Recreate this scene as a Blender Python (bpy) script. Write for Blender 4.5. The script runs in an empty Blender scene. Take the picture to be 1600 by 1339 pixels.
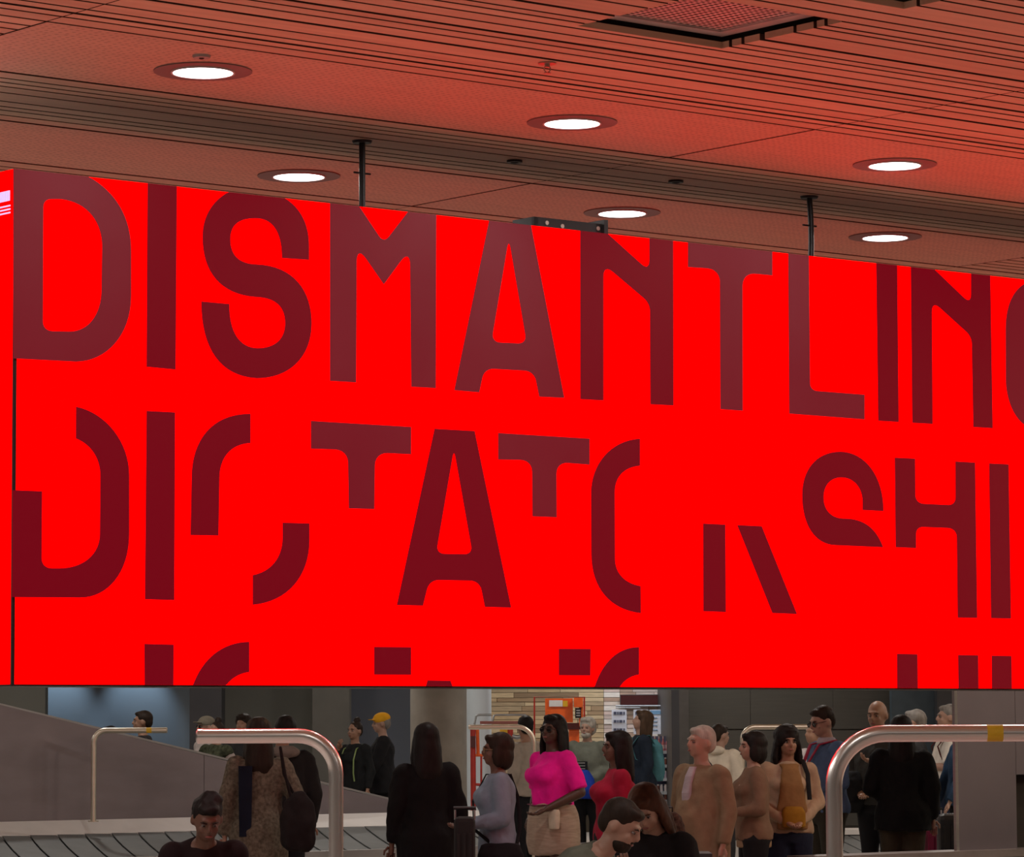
import bpy, bmesh, math, random
from mathutils import Vector, Matrix, noise
from mathutils.geometry import tessellate_polygon
random.seed(7)
C = bpy.context.scene
COL = C.collection
R_ = math.radians
PI = math.pi

# ------------------------------------------------------------------ camera, world, lights, exposure
W, H, F = 1600.0, 1339.0, 5565.0
EYE = Vector((0, 0, 1.55))
PITCH, ROLL, TH = R_(4.765), -0.004594, R_(50.864)
_r, _f, _u = Vector((1, 0, 0)), Vector((0, math.cos(PITCH), math.sin(PITCH))), Vector((0, -math.sin(PITCH), math.cos(PITCH)))
CR = _r * math.cos(ROLL) + _u * math.sin(ROLL)
CU = -_r * math.sin(ROLL) + _u * math.cos(ROLL)
cam_d = bpy.data.cameras.new('camera')
cam_d.sensor_width = 36.0
cam_d.lens = F / W * 36.0
cam_d.clip_end = 300
cam = bpy.data.objects.new('camera', cam_d)
m = Matrix.Identity(4)
for i in range(3):
    m[i][0], m[i][1], m[i][2], m[i][3] = CR[i], CU[i], -_f[i], EYE[i]
cam.matrix_world = m
COL.objects.link(cam)
C.camera = cam

UD = Vector((math.sin(TH), math.cos(TH), 0))     # along the screen, away to the right
VD = Vector((-math.cos(TH), math.sin(TH), 0))    # across the hall, away to the left
CEIL = 4.4

def ray(px, py):
    return _f + CR * ((px - W / 2) / F) - CU * ((py - H / 2) / F)
def on_z(px, py, z):
    d = ray(px, py); return EYE + d * ((z - EYE.z) / d.z)
def on_y(px, py, Y):
    d = ray(px, py); return EYE + d * (Y / d.y)
def on_v(px, py, v):
    d = ray(px, py); return EYE + d * (v / d.dot(VD))
def uv(u, v, z):
    return UD * u + VD * v + Vector((0, 0, z))

SCREEN_GLOW = 2.3
w = bpy.data.worlds.new('hall_world'); C.world = w; w.use_nodes = True
bg = w.node_tree.nodes['Background']
bg.inputs[0].default_value = (0.50, 0.47, 0.45, 1); bg.inputs[1].default_value = 0.05
C.view_settings.view_transform = 'Standard'
C.view_settings.look = 'None'
C.view_settings.gamma = 1.0
C.view_settings.exposure = 0.0
C.view_settings.use_curve_mapping = False
C.cycles.use_denoising = True
C.cycles.max_bounces = 6
C.cycles.diffuse_bounces = 4
C.cycles.sample_clamp_indirect = 4.0

def lamp(name, kind, loc, energy, color=(1, 1, 1), size=0.26, rot=(0, 0, 0), **kw):
    l = bpy.data.lights.new(name, kind); l.energy = energy; l.color = color
    if kind == 'AREA':
        l.shape = kw.get('shape', 'DISK'); l.size = size
        if 'size_y' in kw: l.size_y = kw['size_y']
        l.spread = kw.get('spread', PI)
    elif kind == 'SPOT':
        l.spot_size = kw.get('angle', R_(60)); l.spot_blend = kw.get('blend', 0.6); l.shadow_soft_size = size
    o = bpy.data.objects.new(name, l); o.location = loc; o.rotation_euler = rot
    COL.objects.link(o)
    return o
# the hall's other ceiling downlights, over the floor the photograph shows and beyond it
for gx in range(-3, 4):
    for gy in range(-1, 6):
        x, y = gx * 5.0 + (2.5 if gy % 2 else 0), 9 + gy * 7.5
        lamp('hall_downlight_and_fill', 'AREA', (x, y, CEIL - 0.06), 26 if y < 28 else 62, (1.0, 0.95, 0.88), 0.3)
for (x, y, en) in ((7.5, 21.5, 170), (9.5, 25, 130), (8.0, 28, 60), (-5.0, 12.5, 130), (-6.5, 16.5, 70)):  # added unseen fill lamps that brighten the ceiling at right and left
    lamp('hall_downlight_and_fill', 'AREA', (x, y, CEIL - 0.06), en, (1.0, 0.86, 0.60) if x > 0 else (1.0, 0.93, 0.86), 0.4)
# wall washers on the blue-grey wall, shop lighting
for px in (80, 206):
    p = on_y(px, 1040, 52.2)
    lamp('wall_washer', 'SPOT', (p.x, 52.45, 3.0), 85, (0.62, 0.82, 1.0), 0.03, (R_(22), 0, 0), angle=R_(62), blend=0.8)
p = on_y(1005, 1100, 50.5)
lamp('shop_light', 'AREA', (p.x, p.y, 3.3), 60, (0.9, 0.94, 1.0), 1.0, shape='RECTANGLE', size_y=0.8)
p = on_y(850, 1100, 49.3)
lamp('shop_light', 'AREA', (p.x, p.y, 3.4), 24, (1.0, 0.9, 0.75), 1.6, shape='RECTANGLE', size_y=0.8)

# ------------------------------------------------------------------ materials
def lin(c):
    return tuple((x / 12.92 if x <= 0.04045 else ((x + 0.055) / 1.055) ** 2.4) for x in (v / 255 for v in c))
MATS = {}
def mat(name, rgb, rough=0.6, metal=0.0, var=0.12, scale=8.0, stretch=(1, 1, 1), bump=0.0, bscale=None, emit=None, estr=1.0, per_obj=0.0, aniso=0.0, sheen=0.0):
    if name in MATS: return MATS[name]
    mt = bpy.data.materials.new(name); mt.use_nodes = True
    nt = mt.node_tree; b = nt.nodes['Principled BSDF']; L = nt.links.new
    tc = nt.nodes.new('ShaderNodeTexCoord'); mp = nt.nodes.new('ShaderNodeMapping'); mp.inputs['Scale'].default_value = stretch
    L(tc.outputs['Object'], mp.inputs[0])
    n = nt.nodes.new('ShaderNodeTexNoise'); n.inputs['Scale'].default_value = scale; n.inputs['Detail'].default_value = 4
    L(mp.outputs[0], n.inputs['Vector'])
    c = lin(rgb) if max(rgb) > 1.01 else rgb
    hsv = nt.nodes.new('ShaderNodeHueSaturation'); hsv.inputs['Color'].default_value = (*c, 1)
    mr = nt.nodes.new('ShaderNodeMapRange'); mr.inputs['To Min'].default_value = 1 - var; mr.inputs['To Max'].default_value = 1 + var
    mr.inputs['From Min'].default_value = 0.3; mr.inputs['From Max'].default_value = 0.7
    L(n.outputs['Fac'], mr.inputs['Value'])
    val = mr.outputs[0]
    if per_obj:
        oi = nt.nodes.new('ShaderNodeObjectInfo'); m2 = nt.nodes.new('ShaderNodeMapRange')
        m2.inputs['To Min'].default_value = 1 - per_obj; m2.inputs['To Max'].default_value = 1 + per_obj
        L(oi.outputs['Random'], m2.inputs['Value'])
        mm = nt.nodes.new('ShaderNodeMath'); mm.operation = 'MULTIPLY'; L(val, mm.inputs[0]); L(m2.outputs[0], mm.inputs[1]); val = mm.outputs[0]
    L(val, hsv.inputs['Value']); L(hsv.outputs[0], b.inputs['Base Color'])
    b.inputs['Roughness'].default_value = rough; b.inputs['Metallic'].default_value = metal
    if sheen: b.inputs['Sheen Weight'].default_value = sheen
    if bump:
        bp = nt.nodes.new('ShaderNodeBump'); bp.inputs['Strength'].default_value = bump; bp.inputs['Distance'].default_value = 0.01
        n2 = nt.nodes.new('ShaderNodeTexNoise'); n2.inputs['Scale'].default_value = bscale or scale * 4; L(mp.outputs[0], n2.inputs['Vector'])
        L(n2.outputs['Fac'], bp.inputs['Height']); L(bp.outputs[0], b.inputs['Normal'])
    if emit:
        b.inputs['Emission Color'].default_value = (*emit, 1); b.inputs['Emission Strength'].default_value = estr
    if name.startswith(('cloth', 'hair')): b.inputs['Specular IOR Level'].default_value = 0.15
    MATS[name] = mt
    return mt

rotu = math.atan2(UD.y, UD.x)
def wood_mat(name, rgb, var, perobj, dots=False):
    """wood whose grain runs along the planks (UD); dots adds the fine acoustic perforation of the panels"""
    mt = mat(name, rgb, 0.55, 0, var, 1.0, (1, 1, 1), per_obj=perobj)
    nt = mt.node_tree; L = nt.links.new
    mp = [x for x in nt.nodes if x.type == 'MAPPING'][0]
    mp.vector_type = 'TEXTURE'; mp.inputs['Rotation'].default_value = (0, 0, rotu); mp.inputs['Scale'].default_value = (0.7, 0.05, 0.05)
    if dots:
        b = nt.nodes['Principled BSDF']; hsv = [x for x in nt.nodes if x.type == 'HUE_SAT'][0]
        tc = [x for x in nt.nodes if x.type == 'TEX_COORD'][0]
        m2 = nt.nodes.new('ShaderNodeMapping'); m2.vector_type = 'TEXTURE'; m2.inputs['Rotation'].default_value = (0, 0, rotu)
        L(tc.outputs['Object'], m2.inputs[0])
        vo = nt.nodes.new('ShaderNodeTexVoronoi'); vo.inputs['Scale'].default_value = 26; vo.inputs['Randomness'].default_value = 0.35
        vo.voronoi_dimensions = '2D'
        L(m2.outputs[0], vo.inputs['Vector'])
        cr = nt.nodes.new('ShaderNodeMapRange'); cr.inputs['From Min'].default_value = 0.12; cr.inputs['From Max'].default_value = 0.30
        cr.inputs['To Min'].default_value = 0.62; cr.inputs['To Max'].default_value = 1.0
        L(vo.outputs['Distance'], cr.inputs['Value'])
        mx = nt.nodes.new('ShaderNodeMix'); mx.data_type = 'RGBA'; mx.blend_type = 'MULTIPLY'; mx.inputs['Factor'].default_value = 1
        L(hsv.outputs[0], mx.inputs['A']); L(cr.outputs[0], mx.inputs['B']); L(mx.outputs['Result'], b.inputs['Base Color'])
    return mt
M_PLANK = wood_mat('ceiling_wood', (0.62, 0.42, 0.29), 0.10, 0.10)
M_PANEL = wood_mat('perforated_wood', (0.62, 0.42, 0.30), 0.07, 0.04, True)
M_GROOVE = mat('groove_dark', (0.07, 0.03, 0.02), 0.8)
M_VOID = mat('ceiling_void', (0.012, 0.008, 0.006), 0.9)
M_BLACK = mat('black_metal', (0.012, 0.012, 0.013), 0.45, 0.3)
M_DARKTRIM = mat('downlight_trim', (0.22, 0.17, 0.16), 0.5, 0.1, 0.05)
M_LENS = mat('downlight_lens', (1, 1, 1), 0.5, emit=(1.0, 0.97, 0.95), estr=9.0)
M_STEEL = mat('brushed_steel', (0.52, 0.50, 0.50), 0.30, 0.95, 0.05, 3, (1, 1, 14), 0.05)
M_TUBE = mat('stainless_tube', (0.85, 0.83, 0.82), 0.29, 1.0, 0.04, 5)
M_TUBE2 = mat('satin_tube', (0.66, 0.60, 0.50), 0.38, 1.0, 0.04, 5)
M_DECK = mat('carousel_deck_steel', (0.70, 0.68, 0.66), 0.42, 0.1, 0.05, 4)
M_RUBBER = mat('grey_rubber_plate', (0.11, 0.118, 0.118), 0.6, 0, 0.15, 3, per_obj=0.12)
M_YELLOW = mat('yellow_sticker', (0.75, 0.45, 0.02), 0.5)
M_WHITE = mat('white_plastic', (0.75, 0.75, 0.75), 0.5)

# ------------------------------------------------------------------ helpers
def tag(o, label, cat, group=None, kind=None):
    o['label'] = label; o['category'] = cat
    if group: o['group'] = group
    if kind: o['kind'] = kind
    return o
def empty(name, loc=(0, 0, 0), label=None, cat=None, group=None, rz=0):
    o = bpy.data.objects.new(name, None); COL.objects.link(o); o.location = loc; o.rotation_euler = (0, 0, rz)
    o.empty_display_size = 0.1
    if label: tag(o, label, cat, group)
    return o
def link(name, me, parent=None, material=None, smooth=False):
    if material is not None and not me.materials: me.materials.append(material)
    if smooth:
        for p_ in me.polygons: p_.use_smooth = True
    o = bpy.data.objects.new(name, me); COL.objects.link(o)
    if parent: o.parent = parent
    return o
class MB:
    """collects shapes, in world (or the parent's local) coordinates"""
    def __init__(s): s.v = []; s.f = []
    def add(s, vs, fs):
        n = len(s.v); s.v += [tuple(x) for x in vs]; s.f += [tuple(i + n for i in f) for f in fs]; return s
    def box(s, o, a, b, c):
        """corner o and three edge vectors"""
        o, a, b, c = Vector(o), Vector(a), Vector(b), Vector(c)
        if a.cross(b).dot(c) < 0: a, b = b, a
        vs = [o, o + a, o + a + b, o + b, o + c, o + a + c, o + a + b + c, o + b + c]
        return s.add(vs, [(3, 2, 1, 0), (4, 5, 6, 7), (0, 1, 5, 4), (1, 2, 6, 5), (2, 3, 7, 6), (3, 0, 4, 7)])
    def cbox(s, c, sx, sy, sz):
        return s.box((c[0] - sx / 2, c[1] - sy / 2, c[2] - sz / 2), (sx, 0, 0), (0, sy, 0), (0, 0, sz))
    def ubox(s, u0, u1, v0, v1, z0, z1):
        return s.box(uv(u0, v0, z0), UD * (u1 - u0), VD * (v1 - v0), (0, 0, z1 - z0))
    def tube(s, pts, r, n=12, caps=True, flat=None):
        pts = [Vector(q) for q in pts]; rs = r if isinstance(r, (list, tuple)) else [r] * len(pts)
        vs = []; fs = []; ref = None
        for i, q in enumerate(pts):
            t = ((pts[i + 1] if i + 1 < len(pts) else q) - (pts[i - 1] if i else q)).normalized()
            if ref is None: ref = Vector((0, 0, 1)) if abs(t.z) < 0.9 else Vector((1, 0, 0))
            a = t.cross(ref).normalized(); b = a.cross(t).normalized(); ref = b
            for k in range(n):
                an = 2 * PI * k / n
                vs.append(q + (a * math.cos(an) + b * math.sin(an) * (flat or 1)) * rs[i])
        for i in range(len(pts) - 1):
            for k in range(n):
                k2 = (k + 1) % n
                fs.append((i * n + k, i * n + k2, (i + 1) * n + k2, (i + 1) * n + k))
        if caps:
            fs.append(tuple(range(n))[::-1]); fs.append(tuple(range((len(pts) - 1) * n, len(pts) * n)))
        return s.add(vs, fs)
    def ball(s, c, rx, ry=None, rz=None, mtx=None, n=14, m_=9):
        ry = ry or rx; rz = rz or rx; vs = []; fs = []
        c = Vector(c)
        vs.append(c + Vector((0, 0, rz)))
        for i in range(1, m_):
            a = PI * i / m_
            for k in range(n):
                t = 2 * PI * k / n
                vs.append(c + Vector((rx * math.sin(a) * math.cos(t), ry * math.sin(a) * math.sin(t), rz * math.cos(a))))
        vs.append(c - Vector((0, 0, rz)))
        for k in range(n):
            fs.append((0, 1 + k, 1 + (k + 1) % n)); e = len(vs) - 1; b = 1 + (m_ - 2) * n
            fs.append((e, b + (k + 1) % n, b + k))
        for i in range(m_ - 2):
            for k in range(n):
                a = 1 + i * n
                fs.append((a + k, a + n + k, a + n + (k + 1) % n, a + (k + 1) % n))
        if mtx: vs = [mtx @ v for v in vs]
        return s.add(vs, fs)
    def loft(s, rings, mtx=None, n=24, power=2.0):
        """rings (z, rx, ry, y0, x0): superellipse sections stacked upwards"""
        vs = []; fs = []
        for rg in rings:
            z, rx, ry = rg[:3]; y0 = rg[3] if len(rg) > 3 else 0; x0 = rg[4] if len(rg) > 4 else 0
            for k in range(n):
                t = 2 * PI * k / n; ct, st = math.cos(t), math.sin(t)
                e = 2 / power
                vs.append(Vector((x0 + rx * math.copysign(abs(ct) ** e, ct), y0 + ry * math.copysign(abs(st) ** e, st), z)))
        for i in range(len(rings) - 1):
            for k in range(n):
                k2 = (k + 1) % n
                fs.append((i * n + k, i * n + k2, (i + 1) * n + k2, (i + 1) * n + k))
        fs.append(tuple(range(n))[::-1]); fs.append(tuple(range((len(rings) - 1) * n, len(rings) * n)))
        if mtx: vs = [mtx @ v for v in vs]
        return s.add(vs, fs)
    def disc(s, c, r, h, n=32, r2=None):
        """vertical cylinder from c upward by h"""
        c = Vector(c); r2 = r if r2 is None else r2
        return s.loft([(c.z, r, r, c.y, c.x), (c.z + h, r2, r2, c.y, c.x)], n=n)
    def ring(s, c, r0, r1, z0, z1, n=40):
        vs = []; fs = []
        for (r, z) in ((r0, z0), (r1, z0), (r1, z1), (r0, z1)):
            for k in range(n):
                t = 2 * PI * k / n; vs.append(Vector((c[0] + r * math.cos(t), c[1] + r * math.sin(t), z)))
        for q in range(4):
            for k in range(n):
                k2 = (k + 1) % n; q2 = (q + 1) % 4
                fs.append((q * n + k, q * n + k2, q2 * n + k2, q2 * n + k))
        return s.add(vs, fs)
    def mesh(s, name='mesh'):
        me = bpy.data.meshes.new(name); me.from_pydata(s.v, [], s.f); me.update(); return me
    def build(s, name, material=None, parent=None, smooth=False, bevel=0.0):
        me = s.mesh(name)
        if bevel:
            bm = bmesh.new(); bm.from_mesh(me)
            bmesh.ops.recalc_face_normals(bm, faces=bm.faces)
            bmesh.ops.bevel(bm, geom=[e for e in bm.edges if e.calc_face_angle(0) > 0.5], offset=bevel, segments=2, profile=0.5, affect='EDGES')
            bm.to_mesh(me); bm.free()
        o = link(name, me, parent, material, smooth)
        if smooth:
            try: me.set_sharp_from_angle(angle=R_(50))
            except Exception: pass
        return o

# ------------------------------------------------------------------ the ceiling
ceiling = MB().box((-32, -6, CEIL + 0.16), (64, 0, 0), (0, 62, 0), (0, 0, 0.2)).build('ceiling', M_VOID)
ceiling['kind'] = 'structure'
PT = 0.028
VA = [12.23, 12.108, 12.012, 11.926, 11.793, 11.607, 11.475, 11.373, 11.275, 11.15, 11.024, 10.927, 10.85, 10.725, 10.534, 10.414, 10.35]
pat = [.10, .10, .125, .19, .13, .10, .095, .125, .125, .10, .08, .12, .19, .12, .065, .10, .125]
k = 0
while VA[-1] > 8.6:
    VA.append(VA[-1] - pat[k % len(pat)]); k += 1
VA = VA[::-1]
VMID = [12.23, 12.35, 12.45, 12.56, 12.68, 12.86, 12.98, 13.07, 13.17, 13.29]
VB = [13.29, 13.428, 13.518, 13.605, 13.738, 13.932, 14.051, 14.137, 14.25, 14.371]
VMID2 = [14.371, 14.48, 14.57, 14.70, 14.88, 15.0, 15.1, 15.2, 15.30, 15.416]
VC = [15.416, 15.575]; k = 0
while VC[-1] < 17.6:
    VC.append(VC[-1] + pat[k % len(pat)]); k += 1
UJ = [3.22, 7.53, 11.84, 16.15, 20.46]
OPEN = [(9.29, 10.09, 10.26, 10.98), (9.29, 10.10, 9.19, 9.915)]
THICK = {round(v, 3) for v in (13.29, 15.416, 11.607, 11.358, 11.275, 12.012, 10.725, 14.371)}
def plank(u0, u1, v0, v1, name='plank', material=M_PLANK, g=0.0095, t=PT):
    """one board (with the vent openings cut out of it)"""
    a = v0 + (0.022 if round(v0, 3) in THICK else g); b = v1 - g
    eg = 0.004 if name == 'plank' else 0.009
    mb = MB(); rects = [(u0 + eg, u1 - eg, a, b)]
    for (ou0, ou1, ov0, ov1) in OPEN:
        out = []
        for (p0, p1, q0, q1) in rects:
            if p1 <= ou0 or p0 >= ou1 or q1 <= ov0 or q0 >= ov1: out.append((p0, p1, q0, q1)); continue
            if p0 < ou0: out.append((p0, ou0, q0, q1))
            if p1 > ou1: out.append((ou1, p1, q0, q1))
            if q0 < ov0: out.append((max(p0, ou0), min(p1, ou1), q0, ov0))
            if q1 > ov1: out.append((max(p0, ou0), min(p1, ou1), ov1, q1))
        rects = out
    for (p0, p1, q0, q1) in rects:
        if q1 - q0 > 0.004: mb.ubox(p0, p1, q0, q1, CEIL, CEIL + t)
    if mb.v:
        o = mb.build(name, material, ceiling)
        o.data.materials.append(M_GROOVE)
        for p_ in o.data.polygons:      # darkness of the gaps put into the edge colour; the edges cut for the vents stay bare wood
            if abs(p_.normal.z) < .5:
                cu_, cv_ = p_.center.dot(UD), p_.center.dot(VD)
                if min(abs(cv_ - a), abs(cv_ - b)) < .001 or min(abs(cu_ - u0 - eg), abs(cu_ - u1 + eg)) < .001: p_.material_index = 1
for i in range(len(UJ) - 1):
    u0, u1 = UJ[i], UJ[i + 1]
    lists = [VA, VB, VC]
    if i == 0: lists.append(VMID)
    if i == 3: lists.append(VMID2)
    for Lst in lists:
        if i == 3 and Lst is VA:
            Lst = [v for v in Lst if v > 9.4]
        for a, b in zip(Lst, Lst[1:]):
            plank(u0, u1, a, b)
    if i != 0: plank(u0, u1, 12.23, 13.29, 'acoustic_panel', M_PANEL)
    if i != 3: plank(u0, u1, 14.371, 15.416, 'acoustic_panel', M_PANEL)
# plain boarding outside the part in view
so = MB()
for (a, b, c, d) in ((-40, 3.22, 0, 50), (20.46, 60, -30, 50), (3.22, 20.46, -30, VA[0]), (3.22, 20.46, VC[-1], 50)):
    v = c
    while v < d:
        so.ubox(a, b, v + 0.007, min(v + 0.5, d), CEIL, CEIL + PT); v += 0.5
o = so.build('board', M_PLANK, ceiling); o['kind'] = 'stuff'

# ------------------------------------------------------------------ floor and walls
M_FLOOR = mat('terrazzo_floor', (0.46, 0.42, 0.38), 0.35, 0, 0.12, 30)
floor = MB().box((-32, -6, -0.2), (64, 0, 0), (0, 62, 0), (0, 0, 0.2)).build('floor', M_FLOOR); floor['kind'] = 'structure'
def wall(name, x0, x1, Y, material, thick=0.3, z1=CEIL + 0.15, ypx=1200):
    a = on_y(x0, ypx, Y).x; b = on_y(x1, ypx, Y).x
    o = MB().box((a, Y, 0), (b - a, 0, 0), (0, thick, 0), (0, 0, z1)).build(name, material); o['kind'] = 'structure'
    return o
M_OLIVE = mat('olive_grey_wall', (0.10, 0.10, 0.085), 0.7, 0, 0.06, 1.5)
M_BLUEG = mat('blue_grey_wall', (0.20, 0.235, 0.27), 0.7, 0, 0.06, 1.2)
M_DARKC = mat('dark_column_cladding', (0.035, 0.035, 0.04), 0.5, 0, 0.1, 2)
M_CONC = mat('concrete', (0.24, 0.215, 0.18), 0.85, 0, 0.16, 3, bump=0.2)
M_PALEB = mat('pale_blue_column', (0.50, 0.56, 0.60), 0.6, 0, 0.05, 2)
M_BRONZE = mat('bronze_grey_shutter', (0.075, 0.07, 0.06), 0.6, 0.2, 0.08, 2, (1, 1, 20))
wall('wall_far_left', -900, 70, 50.0, M_OLIVE)
wall('wall_far_blue', 60, 305, 53.0, M_BLUEG)
wall('wall_far_middle', 340, 520, 52.0, M_OLIVE)
wall('wall_far_grey', 520, 732, 53.0, mat('slate_blue_wall', (0.13, 0.15, 0.19), 0.7, 0, 0.05, 1.5))
c0 = wall('column_1', 296, 346, 50.0, M_DARKC, 0.6)
c0 = wall('column_2', 488, 546, 49.5, mat('taupe_column', (0.085, 0.08, 0.07), 0.8, 0, 0.1, 3), 0.6)
def round_column(name, x0, x1, Y, material):
    a = on_y(x0, 1200, Y).x; b = on_y(x1, 1200, Y).x; r = (b - a) / 2
    o = MB().loft([(0, r, r, Y + r, (a + b) / 2), (CEIL + 0.15, r, r, Y + r, (a + b) / 2)], n=48).build(name, material, smooth=True)
    o['kind'] = 'structure'; return o
round_column('column_3', 640, 729, 46.0, M_CONC)
round_column('column_4', 724, 768, 48.5, M_PALEB)
# shop recess: back wall of reclaimed boards
YS = 52.0
shop = wall('wall_shop', 740, 1062, YS + 0.03, mat('shop_board_backing', (0.05, 0.035, 0.02), 0.9)); 
shades = [(0.46, 0.33, 0.18), (0.33, 0.22, 0.12), (0.55, 0.42, 0.25), (0.40, 0.30, 0.18), (0.24, 0.16, 0.09), (0.50, 0.36, 0.20)]
pale = [(0.62, 0.52, 0.45), (0.50, 0.40, 0.36), (0.72, 0.66, 0.60), (0.40, 0.27, 0.20), (0.60, 0.47, 0.42)]  # same wood; brighter light at this end put into paler board colours
z = 0.0; xl = on_y(745, 1200, YS).x; xr = on_y(1060, 1200, YS).x; xm = on_y(944, 1200, YS).x
row = 0
while z < 2.45:
    hgt = 0.06 if row % 3 else 0.075; x = xl - random.random() * 0.3
    while x < xr:
        ln = random.uniform(0.35, 1.0) if x < xm else random.uniform(0.18, 0.4)
        x1 = min(x + ln, xr)
        if x < xm < x1: x1 = xm
        if x1 - x > 0.05 and z > 0.3:
            pl = random.choice(pale if x >= xm - 0.01 else shades); key = 'board_%d' % (shades + pale).index(pl)
            t = random.uniform(0.012, 0.03)
            MB().box((max(x, xl) + 0.003, YS + 0.03 - t, z + 0.003), (x1 - max(x, xl) - 0.006, 0, 0), (0, t, 0), (0, 0, hgt - 0.006)).build('board', mat(key, pl, 0.7, 0, 0.2, 6, (1, 1, 12)), shop)
        x = x1
    z += hgt; row += 1
wr = wall('wall_far_right', 1060, 1440, 48.0, M_BRONZE)
for (x0, x1, y0, y1) in ((1077, 1171, 1000, 1139), (1173, 1300, 1000, 1139), (1302, 1392, 1000, 1139), (1077, 1171, 1141, 1290), (1173, 1300, 1141, 1290), (1302, 1392, 1141, 1290)):
    a = on_y(x0, y1, 47.96); b = on_y(x1, y0, 47.96)
    MB().box((a.x, 47.96, max(a.z, 0.02)), (b.x - a.x, 0, 0), (0, 0.04, 0), (0, 0, b.z - max(a.z, 0.02))).build('panel', M_BRONZE, wr)
a = on_y(1050, 1200, 47.4).x; b = on_y(1062, 1200, 47.4).x
o = MB().box((a, 47.4, 0), (b - a, 0, 0), (0, 5, 0), (0, 0, CEIL + .15)).build('trim_1', M_DARKC); o['kind'] = 'structure'
o = MB().box((b, 47.4, 0), (0.13, 0, 0), (0, 0.6, 0), (0, 0, CEIL + .15)).build('trim_2', mat('dark_frame', (0.07, 0.065, 0.06), 0.5)); o['kind'] = 'structure'
wall('wall_far_teal', 1395, 1472, 47.0, mat('teal_grey_wall', (0.05, 0.075, 0.095), 0.6))
wall('wall_far_end', 1466, 2500, 46.5, M_DARKC)
o = MB().box((-32, -6, 0), (0.2, 0, 0), (0, 62, 0), (0, 0, CEIL + .15)).build('wall_left', M_OLIVE); o['kind'] = 'structure'
o = MB().box((31.8, -6, 0), (0.2, 0, 0), (0, 62, 0), (0, 0, CEIL + .15)).build('wall_right', M_CONC); o['kind'] = 'structure'
o = MB().box((-32, -6, 0), (64, 0, 0), (0, 0.2, 0), (0, 0, CEIL + .15)).build('wall_back', M_CONC); o['kind'] = 'structure'

# ------------------------------------------------------------------ ceiling fittings
# vents
for q, (u0, u1, v0, v1) in enumerate(OPEN):
    cpt = uv((u0 + u1) / 2, (v0 + v1) / 2, CEIL)
    e = empty('ceiling_vent', (0, 0, 0), ['square perforated metal air vent recessed in the slatted ceiling', 'square air vent at the top edge of the view, only its corner showing'][q], 'vent')
    zz = CEIL + 0.05
    M_VENT = mat('vent_paint', (0.60, 0.42, 0.40), 0.45)
    fr = 0.07
    mb = MB()
    mb.ubox(u0, u1, v0, v0 + fr, zz, zz + .02); mb.ubox(u0, u1, v1 - fr, v1, zz, zz + .02)
    mb.ubox(u0, u0 + fr, v0 + fr, v1 - fr, zz, zz + .02); mb.ubox(u1 - fr, u1, v0 + fr, v1 - fr, zz, zz + .02)
    mb.build('frame', M_VENT, e)
    mb = MB(); nu, nv = 18, 20
    for i in range(nu):
        for j in range(nv):
            off = 0.0
            a0 = u0 + fr + (u1 - u0 - 2 * fr) * i / nu; a1 = u0 + fr + (u1 - u0 - 2 * fr) * (i + 1) / nu
            b0 = v0 + fr + (v1 - v0 - 2 * fr) * j / nv; b1 = v0 + fr + (v1 - v0 - 2 * fr) * (j + 1) / nv
            da, db = (a1 - a0) * .2, (b1 - b0) * .24
            P = [uv(*t, zz + .008) for t in ((a0, b0), (a1, b0), (a1, b1), (a0, b1), (a0 + da, b0 + db), (a1 - da, b0 + db), (a1 - da, b1 - db), (a0 + da, b1 - db))]
            mb.add(P, [(0, 4, 5, 1), (1, 5, 6, 2), (2, 6, 7, 3), (3, 7, 4, 0)])
    mb.build('grille', M_VENT, e)
    MB().ubox(u0 + .01, u1 - .01, v0 + .01, v1 - .01, zz + .06, zz + .07).build('duct_plate', M_VOID, e)
# downlights
lt_lab = ['downlight in the near panel band beside the small grey sensor', 'downlight in the near panel band, the middle one, above the letters MA',
          'downlight in the near panel band, above the last letters of the row', 'downlight just above the top edge of the screen near the letter S',
          'downlight just above the screen beside the black bracket', 'downlight in the far panel band beside the second black hanger']
for (px, py, v, lb) in ((317, 110.5, 12.745, 0), (894, 190.5, 12.745, 1), (1398, 256.5, 12.745, 2), (467, 274, 14.84, 3), (972, 331.5, 14.84, 4), (1383, 369.5, 14.70, 5)):
    P = on_z(px, py, CEIL)
    e = empty('downlight', P, 'round ' + lt_lab[lb], 'light', 'round recessed ceiling downlights')
    MB().ring((0, 0), 0.137, 0.215, -0.006, 0.004).build('trim_ring', M_DARKTRIM, e)
    MB().ring((0, 0), 0.131, 0.140, -0.012, -0.002).build('bezel', mat('bezel_white', (0.6, 0.55, 0.55), 0.4), e)
    MB().disc((0, 0, -0.008), 0.131, 0.006, 40).build('lens', M_LENS, e)
    lamp('downlight_glow', 'AREA', (P.x, P.y, CEIL - 0.02), 16, (1, 0.95, 0.9), 0.26)
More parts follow.
